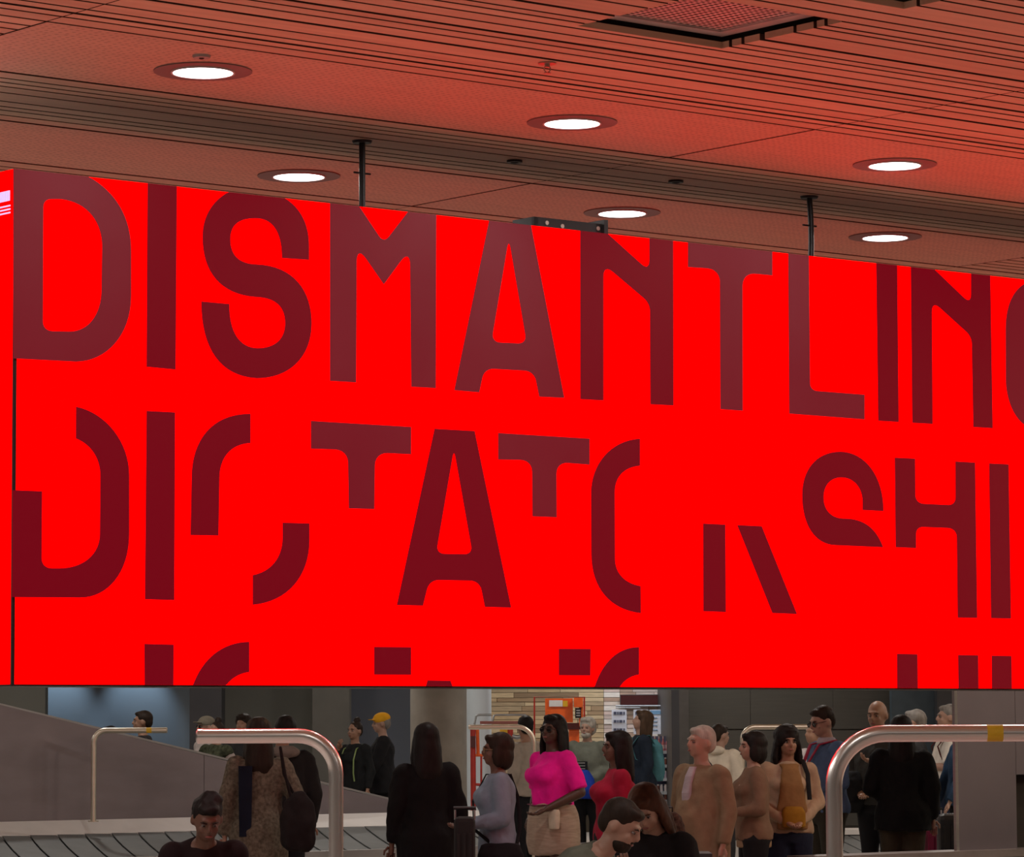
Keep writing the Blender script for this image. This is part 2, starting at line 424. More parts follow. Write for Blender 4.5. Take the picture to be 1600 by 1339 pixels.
# rod sockets, sensor, sprinkler
for i, (px, py) in enumerate(((804, 250.5), (1056, 282))):
    P = on_z(px, py, CEIL)
    e = MB().ring((0, 0), 0.022, 0.04, -0.012, 0.0, 24).disc((0, 0, -0.004), 0.024, 0.004, 20).build('ceiling_socket', M_BLACK)
    e.location = P
    tag(e, ['small dark round socket in the ceiling strip, between hanger and cross joint', 'small dark round socket in the ceiling strip, past the cross joint'][i], 'socket', 'dark ceiling sockets')
P = on_z(315, 86.5, CEIL)
e = empty('ceiling_sensor', P, 'small round grey sensor in the ceiling panel beside the first downlight', 'sensor')
MB().disc((0, 0, -0.012), 0.036, 0.012, 24, 0.04).build('cover', mat('sensor_grey', (0.35, 0.3, 0.28), 0.5), e)
MB().ball((0, 0, -0.012), 0.012, 0.012, 0.006).build('lens', M_BLACK, e)
P = on_z(855, 98, CEIL)
e = empty('sprinkler', P, 'small metal fire sprinkler hanging from the slatted ceiling', 'sprinkler')
M_SPR = mat('sprinkler_metal', (0.45, 0.33, 0.28), 0.35, 0.7)
MB().disc((0, 0, -0.006), 0.04, 0.006, 24).build('escutcheon', M_SPR, e)
MB().tube([(0, 0, 0), (0, 0, -0.02)], 0.012).tube([(0.012, 0, -.018), (0.014, 0, -.032), (0.004, 0, -.044)], 0.003, 6).tube([(-0.012, 0, -.018), (-0.014, 0, -.032), (-0.004, 0, -.044)], 0.003, 6).build('body', M_SPR, e)
MB().disc((0, 0, -0.047), 0.016, 0.003, 16).build('deflector', M_SPR, e)

# ------------------------------------------------------------------ the video wall
VF, VBK = 13.45, 14.19                 # front and back faces
ST = on_v(800, 263 + .1103 * 778, VF).z
SB = on_v(800, 1075, VF).z
SU0 = on_v(20, 700, VF).dot(UD); SU1 = SU0 + 10.4
def red_led(name, e1, strength, base=(0.002, 0, 0)):
    mt = mat(name, base, 0.9, 0, 0.1, 2.0, emit=e1, estr=strength)
    mt.node_tree.nodes['Principled BSDF'].inputs['Specular IOR Level'].default_value = 0.0
    return mt
M_RED = red_led('led_red', (1.0, 0.0, 0.0), SCREEN_GLOW)
M_LET = mat('led_dark_red', (0.001, 0.0006, 0.0006), 0.6, 0, 0.35, 1.6, emit=(0.17, 0.0, 0.006), estr=1.0)
M_LET2 = mat('led_dark_red_grey', (0.014, 0.011, 0.012), 0.6, 0, 0.35, 1.6, emit=(0.165, 0.003, 0.010), estr=1.0)
for m_ in (M_LET, M_LET2): m_.node_tree.nodes['Principled BSDF'].inputs['Specular IOR Level'].default_value = 0.12
M_REDB = red_led('led_red_rear', (1.0, 0.0, 0.0), 0.75)
vw = empty('video_wall', uv((SU0 + SU1) / 2, (VF + VBK) / 2, SB), 'huge red LED video screen with dark red lettering hanging from the ceiling', 'screen')
VWI = Matrix.Translation(-vw.location)
def vpart(mb, name, material, parent=None, **kw):
    mb.v = [tuple(Vector(v) - vw.location) for v in mb.v]
    return mb.build(name, material, parent or vw, **kw)
vpart(MB().ubox(SU0 + .012, SU1 - .012, VF + .012, VBK - .012, SB + .004, ST - .004), 'cabinet', M_BLACK)
vpart(MB().ubox(SU0 + .02, SU1, VF, VF + .01, SB + .008, ST), 'front_panel', M_RED)
vpart(MB().ubox(SU0 + .02, SU1, VBK - .01, VBK, SB + .008, ST), 'back_panel', M_REDB)
vpart(MB().ubox(SU0 - .002, SU0 + .01, VF + .02, VBK - .02, SB + .008, ST), 'side_panel', M_RED)
vpart(MB().ubox(SU0 + .004, SU0 + .018, VF + .002, VF + .014, SB, ST).ubox(SU0, SU1, VF + .001, VF + .03, SB, SB + .006).ubox(SU0, SU0 + .03, VF, VBK, SB, SB + .006), 'edge_trim', mat('edge_trim', (0.012, 0.002, 0.002), 0.8))

def path2d(cmds):
    """(x,y) corner, (x,y,t) rounded corner, (c1x,c1y,c2x,c2y,x,y) curve from the previous point"""
    pts = []; n = len(cmds)
    ends = [Vector(c[-2:]) if len(c) == 6 else Vector(c[:2]) for c in cmds]
    for i, c in enumerate(cmds):
        if len(c) == 2: pts.append(Vector(c))
        elif len(c) == 3:
            p = Vector(c[:2]); a = ends[i - 1]; b = ends[(i + 1) % n]
            t = c[2]; A = p + (a - p).normalized() * t; B = p + (b - p).normalized() * t
            for k in range(7):
                s = k / 6; c1 = A.lerp(p, .6); c2 = B.lerp(p, .6)
                pts.append(A * (1 - s) ** 3 + c1 * 3 * s * (1 - s) ** 2 + c2 * 3 * s * s * (1 - s) + B * s ** 3)
        else:
            A = ends[i - 1]; c1, c2, B = Vector(c[0:2]), Vector(c[2:4]), Vector(c[4:6])
            for k in range(1, 17):
                s = k / 16
                pts.append(A * (1 - s) ** 3 + c1 * 3 * s * (1 - s) ** 2 + c2 * 3 * s * s * (1 - s) + B * s ** 3)
    return pts
def glyph(outer, holes=(), material=None, name='letter'):
    loops = [path2d(outer)] + [path2d(h) for h in holes]
    w3 = []
    for lp in loops:
        L3 = []
        for q in lp:
            P = on_v(q.x, q.y, VF - 0.003); u = P.dot(UD)
            L3.append((min(u, SU1), min(max(P.z, SB + .008), ST)))
        w3.append(L3)
    tris = tessellate_polygon([[Vector((a, b, 0)) for a, b in L] for L in w3])
    flat = [q for L in w3 for q in L]; N = len(flat)
    mb = MB(); vs = [uv(a, VF - 0.003, b) for a, b in flat] + [uv(a, VF + .001, b) for a, b in flat]
    fs = []
    for t in tris:
        A, B, D = (Vector(flat[i]) for i in t)
        ccw = (B - A).cross(D - A) > 0
        fs.append(t if ccw else t[::-1])
    off = 0
    for L in w3:
        for i in range(len(L)):
            j = (i + 1) % len(L); fs.append((off + i, off + j, N + off + j, N + off + i))
        off += len(L)
    mb.add(vs, fs)
    return vpart(mb, name, material or M_LET)
# first row
glyph([(21.5, 262.5), (138, 275.6), (182, 300, 205, 340, 205, 392), (205, 462), (205, 525, 165, 565, 119, 565), (21.5, 560)],
      [[(68, 311, 12), (95, 311), (140, 316, 160, 350, 160, 385), (159, 455), (158, 490, 140, 518, 108, 518), (67, 517, 15)]], M_LET2)
glyph([(231, 285.6), (276.5, 290.6), (274.5, 577.3), (229.5, 573)])
glyph([(358, 299.5), (445, 309.3), (470, 325, 483, 350, 483, 385), (483, 406), (441, 403), (441, 360, 425, 341, 400, 341), (372, 341, 360, 352, 360, 374),
       (360, 400, 375, 412, 400, 413), (460, 415, 487, 455, 487, 505), (487, 560, 450, 591, 402, 591), (345, 588, 315, 545, 315, 471), (358.5, 475),
       (358, 520, 375, 543, 402, 544), (432, 544, 446, 528, 446, 505), (446, 480, 432, 465, 400, 464), (345, 460, 317, 425, 317, 370), (317, 335, 335, 312, 358, 299.5)])
glyph([(516, 317), (561.7, 322.5), (600, 380, 13), (637.5, 331), (682, 335.5), (681, 606.3), (643, 604.3), (641, 388, 26), (600, 444), (557.6, 383, 26), (556.6, 597.5), (516, 595)], material=M_LET2)
glyph([(764.5, 344.4), (829.9, 351.6), (881.8, 621.6), (843, 619.8), (835, 580, 15), (757, 575.5, 15), (749, 613), (710.3, 609.6)],
      [[(795.3, 372, 16), (823.5, 537, 14), (768, 534.5, 14)]], M_LET2)
glyph([(907, 360.1), (949.8, 364.8), (1015, 424, 17), (1015, 372), (1052, 376.1), (1052.4, 633.5), (1016.8, 631.7), (1016, 474, 12), (943, 412, 20), (943, 625.6), (907.4, 623.7)])
glyph([(1075.3, 378.5), (1207, 393.3), (1207, 430.3), (1160.5, 426, 20), (1160.8, 641.8), (1126, 639.3), (1125.2, 420.5, 20), (1075.3, 417.3)], material=M_LET2)
glyph([(1232, 396), (1264, 399.6), (1266, 610, 11), (1351, 616.6), (1351, 655.2), (1233.7, 646.3)], material=M_LET2)
glyph([(1369.6, 411.1), (1402, 414.7), (1404.3, 659.3), (1372.8, 657.4)])
glyph([(1423.6, 417.1), (1460.5, 421.1), (1517.7, 476, 16), (1517.7, 427.5), (1547.4, 430.7), (1551.2, 669), (1521.3, 667.2), (1518.8, 526, 11), (1456, 469, 18), (1457.4, 662.3), (1426, 660.6)])
glyph([(1571.8, 515), (1571.8, 470, 1588, 446, 1612, 438.5), (1640, 441), (1660, 455, 1666, 480, 1667, 505), (1637, 503), (1635, 480, 1630, 476, 1620, 475), (1608, 475, 1602, 485, 1602, 515),
       (1603, 600), (1604, 622, 1610, 633, 1620, 633), (1632, 633, 1638, 620, 1638, 600), (1620, 599), (1620, 565), (1668, 568), (1669, 610), (1668, 650, 1650, 673, 1620, 671), (1590, 668, 1572, 630, 1572, 590)], material=M_LET2)
# second row
glyph([(20.3, 765.8), (65.9, 767.6), (65, 888, 16), (92, 888), (132, 888, 156.6, 865, 156.6, 834), (157.3, 742.7), (157, 715, 142, 694, 118.9, 684.9), (119.5, 635.5), (165, 645, 202, 690, 202, 742.7),
       (202, 834), (202, 895, 168, 933.7, 126, 933.7), (19.3, 933)])
glyph([(229.6, 642), (273.7, 644.3), (272.4, 937.7), (227, 936.3)])
glyph([(391.5, 646.5), (391.5, 692.2), (360, 694, 343, 715, 343, 748), (341.5, 836.8), (298.2, 836), (300, 746), (300, 690, 330, 646, 391.5, 646.5)])
glyph([(442, 816.6), (483.7, 817.8), (483.7, 845), (483, 900, 450, 940, 395.5, 945), (395.5, 898.5), (425, 893, 442, 870, 442, 840)])
glyph([(486.4, 657.6), (642.7, 667), (642.5, 709.8), (586.2, 707, 20), (585, 795.3), (545.6, 794.3), (544, 703, 20), (486.4, 701)], material=M_LET2)
glyph([(679.5, 669.9), (741.7, 673.4), (798.8, 949.3), (758.2, 948.3), (750, 907.5, 15), (671, 906, 15), (661, 946.2), (620.6, 945.3)], [[(709.6, 700, 15), (739, 866, 13), (681.5, 865, 13)]])
glyph([(778.8, 676.5), (921.3, 685.3), (921.3, 726), (869.6, 722, 18), (870, 808.2), (832.5, 806.8), (831.7, 719, 18), (778.8, 718)], material=M_LET2)
glyph([(1000, 685.4), (1000, 727.7), (975, 730, 960.7, 745, 960.7, 769), (961, 872.5), (961, 897, 978, 912, 1001, 915.6), (1001.5, 958), (955, 953, 924.5, 920, 924.5, 865), (924, 771), (924, 725, 955, 688, 1000, 685.4)])
glyph([(1099.2, 818), (1133.5, 819.6), (1134.2, 956.3), (1099.6, 955)])
glyph([(1152.4, 820.4), (1190.3, 822.2), (1245.4, 959.4), (1207.4, 957.8)])
glyph([(1348.4, 796.8), (1380.4, 798.5), (1381, 745, 1352, 706, 1313, 705.7), (1275, 706, 1253.9, 735, 1253.9, 773.4), (1254, 822, 1275, 851, 1306, 851.8), (1380, 855), (1369, 825, 1350, 811, 1321.6, 810.2),
       (1300, 811, 1287, 798, 1287, 777), (1287, 758, 1298, 746, 1314.7, 746), (1335, 746, 1348.4, 762, 1348.4, 785)])
glyph([(1398.6, 715), (1429.9, 716.5), (1430.5, 786.5, 13), (1493.6, 789.5, 12), (1493.4, 721), (1523.7, 722.7), (1527, 965.4), (1496.9, 965), (1495.4, 825.5, 14), (1431.6, 823, 11), (1431.6, 856.3), (1400, 855)])
glyph([(1546, 724), (1576, 725.4), (1579.8, 966.6), (1549, 965.8)], material=M_LET)
# third row, cut by the lower edge
BY = 1078
glyph([(226, 1006), (271.6, 1007.2), (271, BY), (226.5, BY)])
glyph([(389.7, 1002.8), (389.7, 1050), (372, 1052, 359, 1062, 351, BY - 4), (349, BY), (300, BY), (302, 1071), (316, 1030, 348, 1003, 389.7, 1002.8)])
glyph([(585, 1010.8), (642.4, 1011.2), (642.4, 1054.3), (585, 1054)])
glyph([(668.6, 1063), (704, 1063.5), (707, BY), (666, BY)])
glyph([(873.7, 1013.8), (923, 1014), (922.6, 1055.5), (873.7, 1055)])
glyph([(998.7, 1011), (998.7, 1054), (985, 1056, 974, 1064, 969, 1073), (967, BY), (928, BY), (930, 1072), (942, 1035, 966, 1011, 998.7, 1011)])
for (a, b, c) in ((1402, 1433.7, 1021.5), (1497.6, 1528.6, 1023.2), (1550, 1580.6, 1024.3)):
    glyph([(a, c), (b, c + .7), (b + .5, BY), (a + .5, BY)])
# lines of small pale text on the end panel
M_TXT = mat('led_pale_text', (0.3, 0.3, 0.4), 0.5, emit=(0.75, 0.55, 1.0), estr=0.95)
def side_rect(x0, x1, z0, z1):
    """x = distance along the end panel from the front edge"""
    vpart(MB().box(uv(SU0 - .006, VF + x0, z0), VD * (x1 - x0), UD * .004, (0, 0, z1 - z0)), 'text_line', M_TXT)
zt = on_v(22, 296, VF).z - on_v(22, 263, VF).z + ST
px_m = (ST - SB) / 810.0
for (a, b) in ((.035, .041), (.044, .056), (.060, .074), (.078, .086), (.090, .104), (.108, .12), (.125, .14), (.145, .16), (.165, .18), (.19, .2)):
    side_rect(a, b, ST - 49 * px_m, ST - 33 * px_m)
for kz in (56, 61.5, 67):
    side_rect(.03, .34, ST - (kz + 2.2) * px_m, ST - kz * px_m)
# hangers
for (u, s) in ((10.31, 0), (13.33, 1), (16.35, 1)):
    r = vpart(MB().tube([uv(u + s * .012 * math.sin(k_ / 5 * PI) - .004 * k_ * s * 0, 13.82, ST - .02 + (CEIL - ST + .02) * k_ / 5) for k_ in range(6)], 0.0155, 12), 'hanger_rod', M_BLACK, smooth=True)
    vpart(MB().loft([(CEIL - .012, .045, .045, uv(u, 13.82, 0).y, uv(u, 13.82, 0).x), (CEIL, .05, .05, uv(u, 13.82, 0).y, uv(u, 13.82, 0).x)]), 'ceiling_flange', M_BLACK, r)
    vpart(MB().tube([uv(u - .05, 13.82, CEIL - .16), uv(u + .05, 13.82, CEIL - .16)], 0.005, 8), 'cross_pin', M_BLACK, r)
# bracket on the top edge
bu0 = on_v(828, 352, VF + .06).dot(UD); bu1 = on_v(944, 360, VF + .06).dot(UD)
br = vpart(MB().ubox(bu0 + .02, bu1, VF + .05, VF + .075, ST, ST + .055).ubox(bu0 + .02, bu0 + .045, VF + .05, VF + .22, ST, ST + .055).ubox(bu1 - .025, bu1, VF + .03, VF + .20, ST, ST + .075).ubox(bu0 + .02, bu1, VF + .05, VF + .2, ST - .004, ST + .006), 'mounting_bracket', M_BLACK)
for (du, zz_) in ((.10, .03), (.2, .022), (bu1 - bu0 - .05, .03)):
    c_ = uv(bu0 + du, VF + .046, ST + zz_)
    vpart(MB().tube([c_, c_ + VD * .006], 0.011, 10), 'bolt', mat('bolt_zinc', (.5, .45, .4), .4, .8), br)

# ------------------------------------------------------------------ far carousel (sloping plates, steel deck, ramp)
ZD = 0.58
P0 = on_z(0, 1284, ZD); VR = P0.dot(VD)                       # back line of the deck
cu0 = P0.dot(UD) - 1.5
cu1 = on_z(700, 1267, ZD).dot(UD) + 0.4
VDF = VR - .35; PF = on_v(0, 1306, VDF)                       # front line of the deck
car = empty('baggage_carousel', uv((cu0 + cu1) / 2, VR - 1, 0), 'grey plate baggage carousel with steel ramp behind the standing travellers', 'carousel')
def cpart(root, mb, name, material, parent=None, **kw):
    mb.v = [tuple(Vector(v) - root.location) for v in mb.v]
    return mb.build(name, material, parent or root, **kw)
z1_, z2_ = ZD, PF.z
cpart(car, MB().add([uv(cu0, VR, z1_), uv(cu1, VR, z1_), uv(cu1, VDF, z2_), uv(cu0, VDF, z2_), uv(cu0, VR, z1_ - .06), uv(cu1, VR, z1_ - .06), uv(cu1, VDF, z2_ - .06), uv(cu0, VDF, z2_ - .06)],
      [(0, 3, 2, 1), (4, 5, 6, 7), (3, 7, 6, 2), (0, 1, 5, 4), (0, 4, 7, 3), (1, 2, 6, 5)]), 'deck', M_DECK)
M_RAMP = mat('ramp_steel', (0.29, 0.245, 0.26), 0.38, 0.85, 0.10, 1.5, (1, 1, 3))
seg = [(-160, 1061.5), (319, 1180.0), (487, 1222.0), (690, 1268)]
for (xa, ya), (xb, yb) in zip(seg, seg[1:]):
    A = on_v(xa + .4, ya, VR + .01); B = on_v(xb - .4, yb, VR + .01)
    ua, ub = A.dot(UD), B.dot(UD)
    vs = [uv(ua, VR + .01, ZD - .02), uv(ub, VR + .01, ZD - .02), uv(ub, VR + .01, max(B.z, ZD)), uv(ua, VR + .01, A.z)]
    vs += [v + VD * .05 for v in vs]
    cpart(car, MB().add(vs, [(0, 1, 2, 3), (7, 6, 5, 4), (0, 4, 5, 1), (3, 2, 6, 7), (1, 5, 6, 2), (0, 3, 7, 4)]), 'ramp_panel', M_RAMP)
A = on_v(-160, 1061.5, VR + .01); B = on_v(694, 1269, VR + .01)
cpart(car, MB().box(A + Vector((0, 0, -.01)), B - A, VD * .07, (0, 0, .022)), 'ramp_edge', M_STEEL)
cpart(car, MB().ubox(cu0, cu1 - .2, VR + .06, VR + .9, 0, ZD - .05), 'core', M_DARKC)
# plates
Lb = 1.35; zb = 0.22
def belt_pt(u, t):          # t 0 at the deck, 1 at the outer lip
    return uv(u, VDF - .01 - Lb * t, z2_ - .012 - (z2_ - zb) * t)
shear = -0.52
u = cu0 - 1.0
while u < cu1 + 0.05:
    mb = MB(); n = 4; vs = []
    wd = .33
    for a in range(n + 1):
        t = a / n; s_ = shear * (t + .05 * math.sin(PI * t))
        vs += [belt_pt(u + s_ + .006, t) + Vector((0, 0, .012)), belt_pt(u + s_ + wd - .012, t) + Vector((0, 0, .004))]
    m0 = len(vs); vs += [v - Vector((0, 0, .012)) for v in vs]
    fs = []
    for a in range(n):
        i = a * 2; fs += [(i, i + 1, i + 3, i + 2), (m0 + i, m0 + i + 2, m0 + i + 3, m0 + i + 1), (i, i + 2, m0 + i + 2, m0 + i), (i + 1, m0 + i + 1, m0 + i + 3, i + 3)]
    fs += [(0, m0, m0 + 1, 1), (2 * n, 2 * n + 1, m0 + 2 * n + 1, m0 + 2 * n)]
    mb.add(vs, fs)
    cpart(car, mb, 'belt_plate', M_RUBBER)
    u += wd
q4 = [belt_pt(cu0 - .4, 0), belt_pt(cu1 - .1, 0), belt_pt(cu1 - .9, 1), belt_pt(cu0 - 1.2, 1)]
q4 = [v - Vector((0, 0, .03)) for v in q4] + [v - Vector((0, 0, .06)) for v in q4]
cpart(car, MB().add(q4, [(0, 3, 2, 1), (4, 5, 6, 7), (0, 1, 5, 4), (1, 2, 6, 5), (2, 3, 7, 6), (3, 0, 4, 7)]), 'belt_bed', M_BLACK)
cpart(car, MB().ubox(cu0, cu1 + 1, VDF - Lb - .1, VDF - Lb, 0, zb + .03), 'bumper', M_STEEL)
cpart(car, MB().ubox(cu0, cu1 + .4, VDF - Lb + .02, VR, 0, .12), 'underframe', M_BLACK)

# a length of a second carousel seen between travellers at the right
c2 = empty('baggage_carousel', on_z(1360, 1339, 0.1) * 1.0, 'dark slatted carousel belt seen between the legs of travellers at right', 'carousel')
Y2 = 34.5
a = on_y(1318, 1296, Y2); b = on_y(1402, 1296, Y2)
c2.location = (a.x, Y2, 0)
cpart(c2, MB().box((a.x, Y2, a.z - .05), (b.x - a.x, 0, 0), (0, .5, 0), (0, 0, .05)), 'deck', M_DECK)
for k_ in range(5):
    x_ = a.x - .45 + k_ * .17
    vs = [Vector((x_, Y2 - .01, a.z - .06)), Vector((x_ + .15, Y2 - .01, a.z - .06)), Vector((x_ + .62, Y2 - .75, a.z - .30)), Vector((x_ + .47, Y2 - .75, a.z - .30))]
    vs += [v - Vector((0, 0, .015)) for v in vs]
    cpart(c2, MB().add(vs, [(0, 3, 2, 1), (4, 5, 6, 7), (0, 1, 5, 4), (1, 2, 6, 5), (2, 3, 7, 6), (3, 0, 4, 7)]), 'belt_slat', M_RUBBER)
cpart(c2, MB().box((a.x, Y2 + .02, 0), (b.x - a.x, 0, 0), (0, .46, 0), (0, 0, a.z - .05)), 'base', M_DARKC)

# near carousel ledge and the steel housing at the right
ZL = 0.62
A = on_z(1285, 1337, ZL); VL = A.dot(VD)
nc = empty('baggage_carousel', uv(A.dot(UD) + 2, VL - .5, 0), 'low dark carousel edge with a bright steel rim at the lower right corner', 'carousel')
lu0 = on_z(1262, 1338, ZL).dot(UD); lu1 = on_z(1600, 1325, ZL).dot(UD) + 2.5
cpart(nc, MB().ubox(lu0, lu1, VL - .10, VL + .2, ZL - .05, ZL), 'rim', mat('rim_steel', (0.28, 0.25, 0.25), 0.4, 0.6))
cpart(nc, MB().ubox(lu0, lu1, VL - 1.2, VL - .101, ZL - .12, ZL - .05), 'apron', mat('dark_apron', (0.045, 0.035, 0.028), 0.5))
cpart(nc, MB().ubox(lu0, lu1, VL - 1.2, VL + .18, 0, ZL - .121), 'base', M_DARKC)
M_HOUS = mat('housing_steel', (0.21, 0.185, 0.215), 0.42, 0.75, 0.12, 0.8, (1, 1, 1))
hs = empty('carousel_housing', (0, 0, 0), 'tall brushed steel housing box standing on the carousel at the right edge', 'housing')
hp = on_v(1497, 1326, VL); hu0 = hp.dot(UD); hu1 = on_v(1592, 1300, VL).dot(UD)
hs.location = uv(hu0, VL, ZL)
cpart(hs, MB().ubox(hu0, hu0 + .03, VL + .015, VL + .04, ZL, 2.5), 'corner_post', M_STEEL)
zo = on_v(1592, 1210, VL).z
cpart(hs, MB().ubox(hu0 + .03, hu1, VL + .02, VL + .06, ZL, 2.5), 'side_panel', M_HOUS)
cpart(hs, MB().ubox(hu1 + .004, hu1 + 1.6, VL + .02, VL + .06, zo, 2.5), 'upper_panel', M_HOUS)
cpart(hs, MB().ubox(hu1 + .004, hu1 + 1.6, VL + .15, VL + .19, ZL, zo - .004), 'flap_opening', M_VOID)
# leaning man below would stand behind this ledge

# ------------------------------------------------------------------ tubular rails
def rail(x_tip, x_leg, y_top, Y, r, label, m_=M_TUBE, zbase=0.0, sticker=None, rad=None, y_tip=None, dY=0.0, collar=False):
    """an upright that bends over into a level arm"""
    L0 = on_y(x_leg, y_top, Y); zt_ = L0.z
    T = on_y(x_tip, y_top, Y + dY); T.z = zt_
    d = (T - L0); ln = d.length; d.normalize()
    R = rad or .15
    e = empty('guard_rail', (L0.x, L0.y, zbase), label, 'rail', 'bent steel guard rails')
    pts = [Vector((0, 0, 0)), Vector((0, 0, zt_ - zbase - R))]
    for k_ in range(1, 11):
        a_ = PI / 2 * k_ / 10
        pts.append(Vector((0, 0, zt_ - zbase - R)) + d * (R - R * math.cos(a_)) + Vector((0, 0, R * math.sin(a_))))
    pts.append(Vector((0, 0, zt_ - zbase)) + d * ln)
    MB().tube(pts, r, 24).build('tube', m_, e, smooth=True)
    MB().disc((0, 0, 0), r * 1.9, .012, 24).build('base_flange', m_, e)
    tip = pts[-1]
    MB().tube([tip - d * .004, tip + d * .018, tip + d * .024], [r * 1.04, r * 1.04, r * .7], 24).build('end_cap', m_, e, smooth=True)
    if sticker:
        q = Vector((0, 0, zt_ - zbase)) + d * (on_y(sticker, y_top, Y + dY * .8) - L0).length
        MB().tube([q - d * r * .95, q + d * r * .95], r * 1.012, 24).build('sticker', M_YELLOW, e)
    return e
rail(316, 525, 1149.5, 14.0, .0285, 'thick steel guard rail whose arm reaches over the seated woman', rad=.15)
e = rail(1602, 1302, 1146.5, 13.0, .0305, 'thickest steel guard rail with yellow sticker, at the right', rad=.19, sticker=1554)
rail(258, 146.5, 1141.5, on_z(146, 1283, ZD).y, .029, 'thin steel guard rail standing on the carousel before the ramp', M_TUBE2, zbase=ZD - .006, sticker=233, rad=.13)
rail(736, 834, 1135.5, 32.0, .021, 'thin brassy guard rail behind the denim-shirted woman', M_TUBE2, rad=.15)
rail(1290, 1160, 1136, 36.0, .026, 'thin guard rail against the dark shutter wall', M_TUBE2, rad=.13)

# ------------------------------------------------------------------ shop things
M_OR = mat('orange_paint', (0.85, 0.13, 0.015), 0.4)
M_REDP = mat('red_paint', (0.45, 0.03, 0.02), 0.45)
M_CHR = mat('chrome', (0.35, 0.38, 0.39), 0.4, 1.0)
def ybox(mb, x0, x1, y0, y1, Y, t):
    a = on_y(x0, y1, Y); b = on_y(x1, y0, Y)
    return mb.box((a.x, Y, a.z), (b.x - a.x, 0, 0), (0, t, 0), (0, 0, b.z - a.z))
kk = empty('rental_machine', on_y(880, 1290, 48), 'orange trolley machine with a white notice in front of the board wall', 'machine')
kk.location.z = 0
def kpart(root, spec, name, material, Y, t, parent=None):
    return cpart(root, ybox(MB(), *spec, Y, t), name, material, parent)
kpart(kk, (852, 895, 1091, 1129), 'sign_board', M_OR, 48.0, .12)
kpart(kk, (858, 879, 1094, 1104), 'notice', M_WHITE, 47.98, .015)
kpart(kk, (879.5, 887, 1095, 1104), 'yellow_notice', M_YELLOW, 47.98, .015)
kpart(kk, (897, 911, 1090, 1105), 'coin_head', M_OR, 47.9, .3)
kpart(kk, (899, 908, 1106, 1122), 'keypad', M_BLACK, 47.92, .2)
for j_ in range(3):
    kpart(kk, (900.5, 906.5, 1109 + 4 * j_, 1111 + 4 * j_), 'key_row', mat('key_grey', (.35, .33, .35), .5), 47.90, .02)
kpart(kk, (854, 908, 1129.5, 1140), 'valance', mat('maroon_panel', (.12, .02, .02), .5), 48.05, .1)
kpart(kk, (890, 905, 1130, 1290), 'column', M_OR, 48.1, .25)
kpart(kk, (905, 911, 1105, 1135), 'side_post', M_OR, 48.0, .06)
z0_ = on_y(880, 1290, 48).z
q = [on_y(835, 1300, 48.3), on_y(835, 1089, 48.3), on_y(913, 1089, 48.3), on_y(913, 1300, 48.3)]
q[0].z = q[3].z = 0
cpart(kk, MB().tube(q, .012, 8), 'frame', M_REDP)
# trolley rack with chrome handles
tr = empty('luggage_trolley', on_y(750, 1290, 44), 'red framed luggage trolley with chrome handle, beside the pale column', 'trolley', 'luggage trolleys')
tr.location.z = 0
def tpart(root, pts, r, name, material, Y):
    P = [on_y(x, y, Y + (dy[0] if dy else 0)) for x, y, *dy in pts]
    for p_ in P: p_.z = max(p_.z, .02)
    return cpart(root, MB().tube(P, r, 10), name, material, smooth=True)
tpart(tr, [(741, 1132), (744, 1119), (748, 1117), (768, 1117)], .014, 'handle', M_CHR, 44)
tpart(tr, [(739, 1140), (740, 1335)], .035, 'post', M_REDP, 44)
tpart(tr, [(746, 1140), (747, 1180)], .022, 'post', M_OR, 44)
tpart(tr, [(738, 1180), (770, 1180)], .018, 'crossbar', M_OR, 44)
tpart(tr, [(752, 1182), (752, 1230)], .013, 'strut', M_REDP, 44)
tpart(tr, [(738, 1225), (768, 1228)], .018, 'crossbar', M_REDP, 44)
kpart(tr, (735.5, 743, 1150, 1168), 'plate', mat('dark_plate', (.1, .02, .02), .5), 43.93, .02)
tr2 = empty('luggage_trolley', on_y(800, 1290, 45), 'second luggage trolley, chrome handled, further from the pale column', 'trolley', 'luggage trolleys')
tr2.location.z = 0
tpart(tr2, [(768, 1131), (772, 1118), (776, 1117), (822, 1117)], .013, 'handle', M_CHR, 45)
tpart(tr2, [(750, 1129), (826, 1129)], .02, 'crossbar', mat('faded_red', (.35, .12, .10), .5), 45)
tpart(tr2, [(797, 1140), (800, 1330)], .04, 'post', M_REDP, 45)
kpart(tr2, (781, 793, 1140, 1147), 'label_plate', M_YELLOW, 44.95, .02)
tpart(tr2, [(800, 1150), (808, 1152), (816, 1150), (818, 1142)], .03, 'chrome_seat', M_CHR, 45)
tpart(tr2, [(770, 1330), (830, 1330)], .03, 'base_bar', M_REDP, 45)
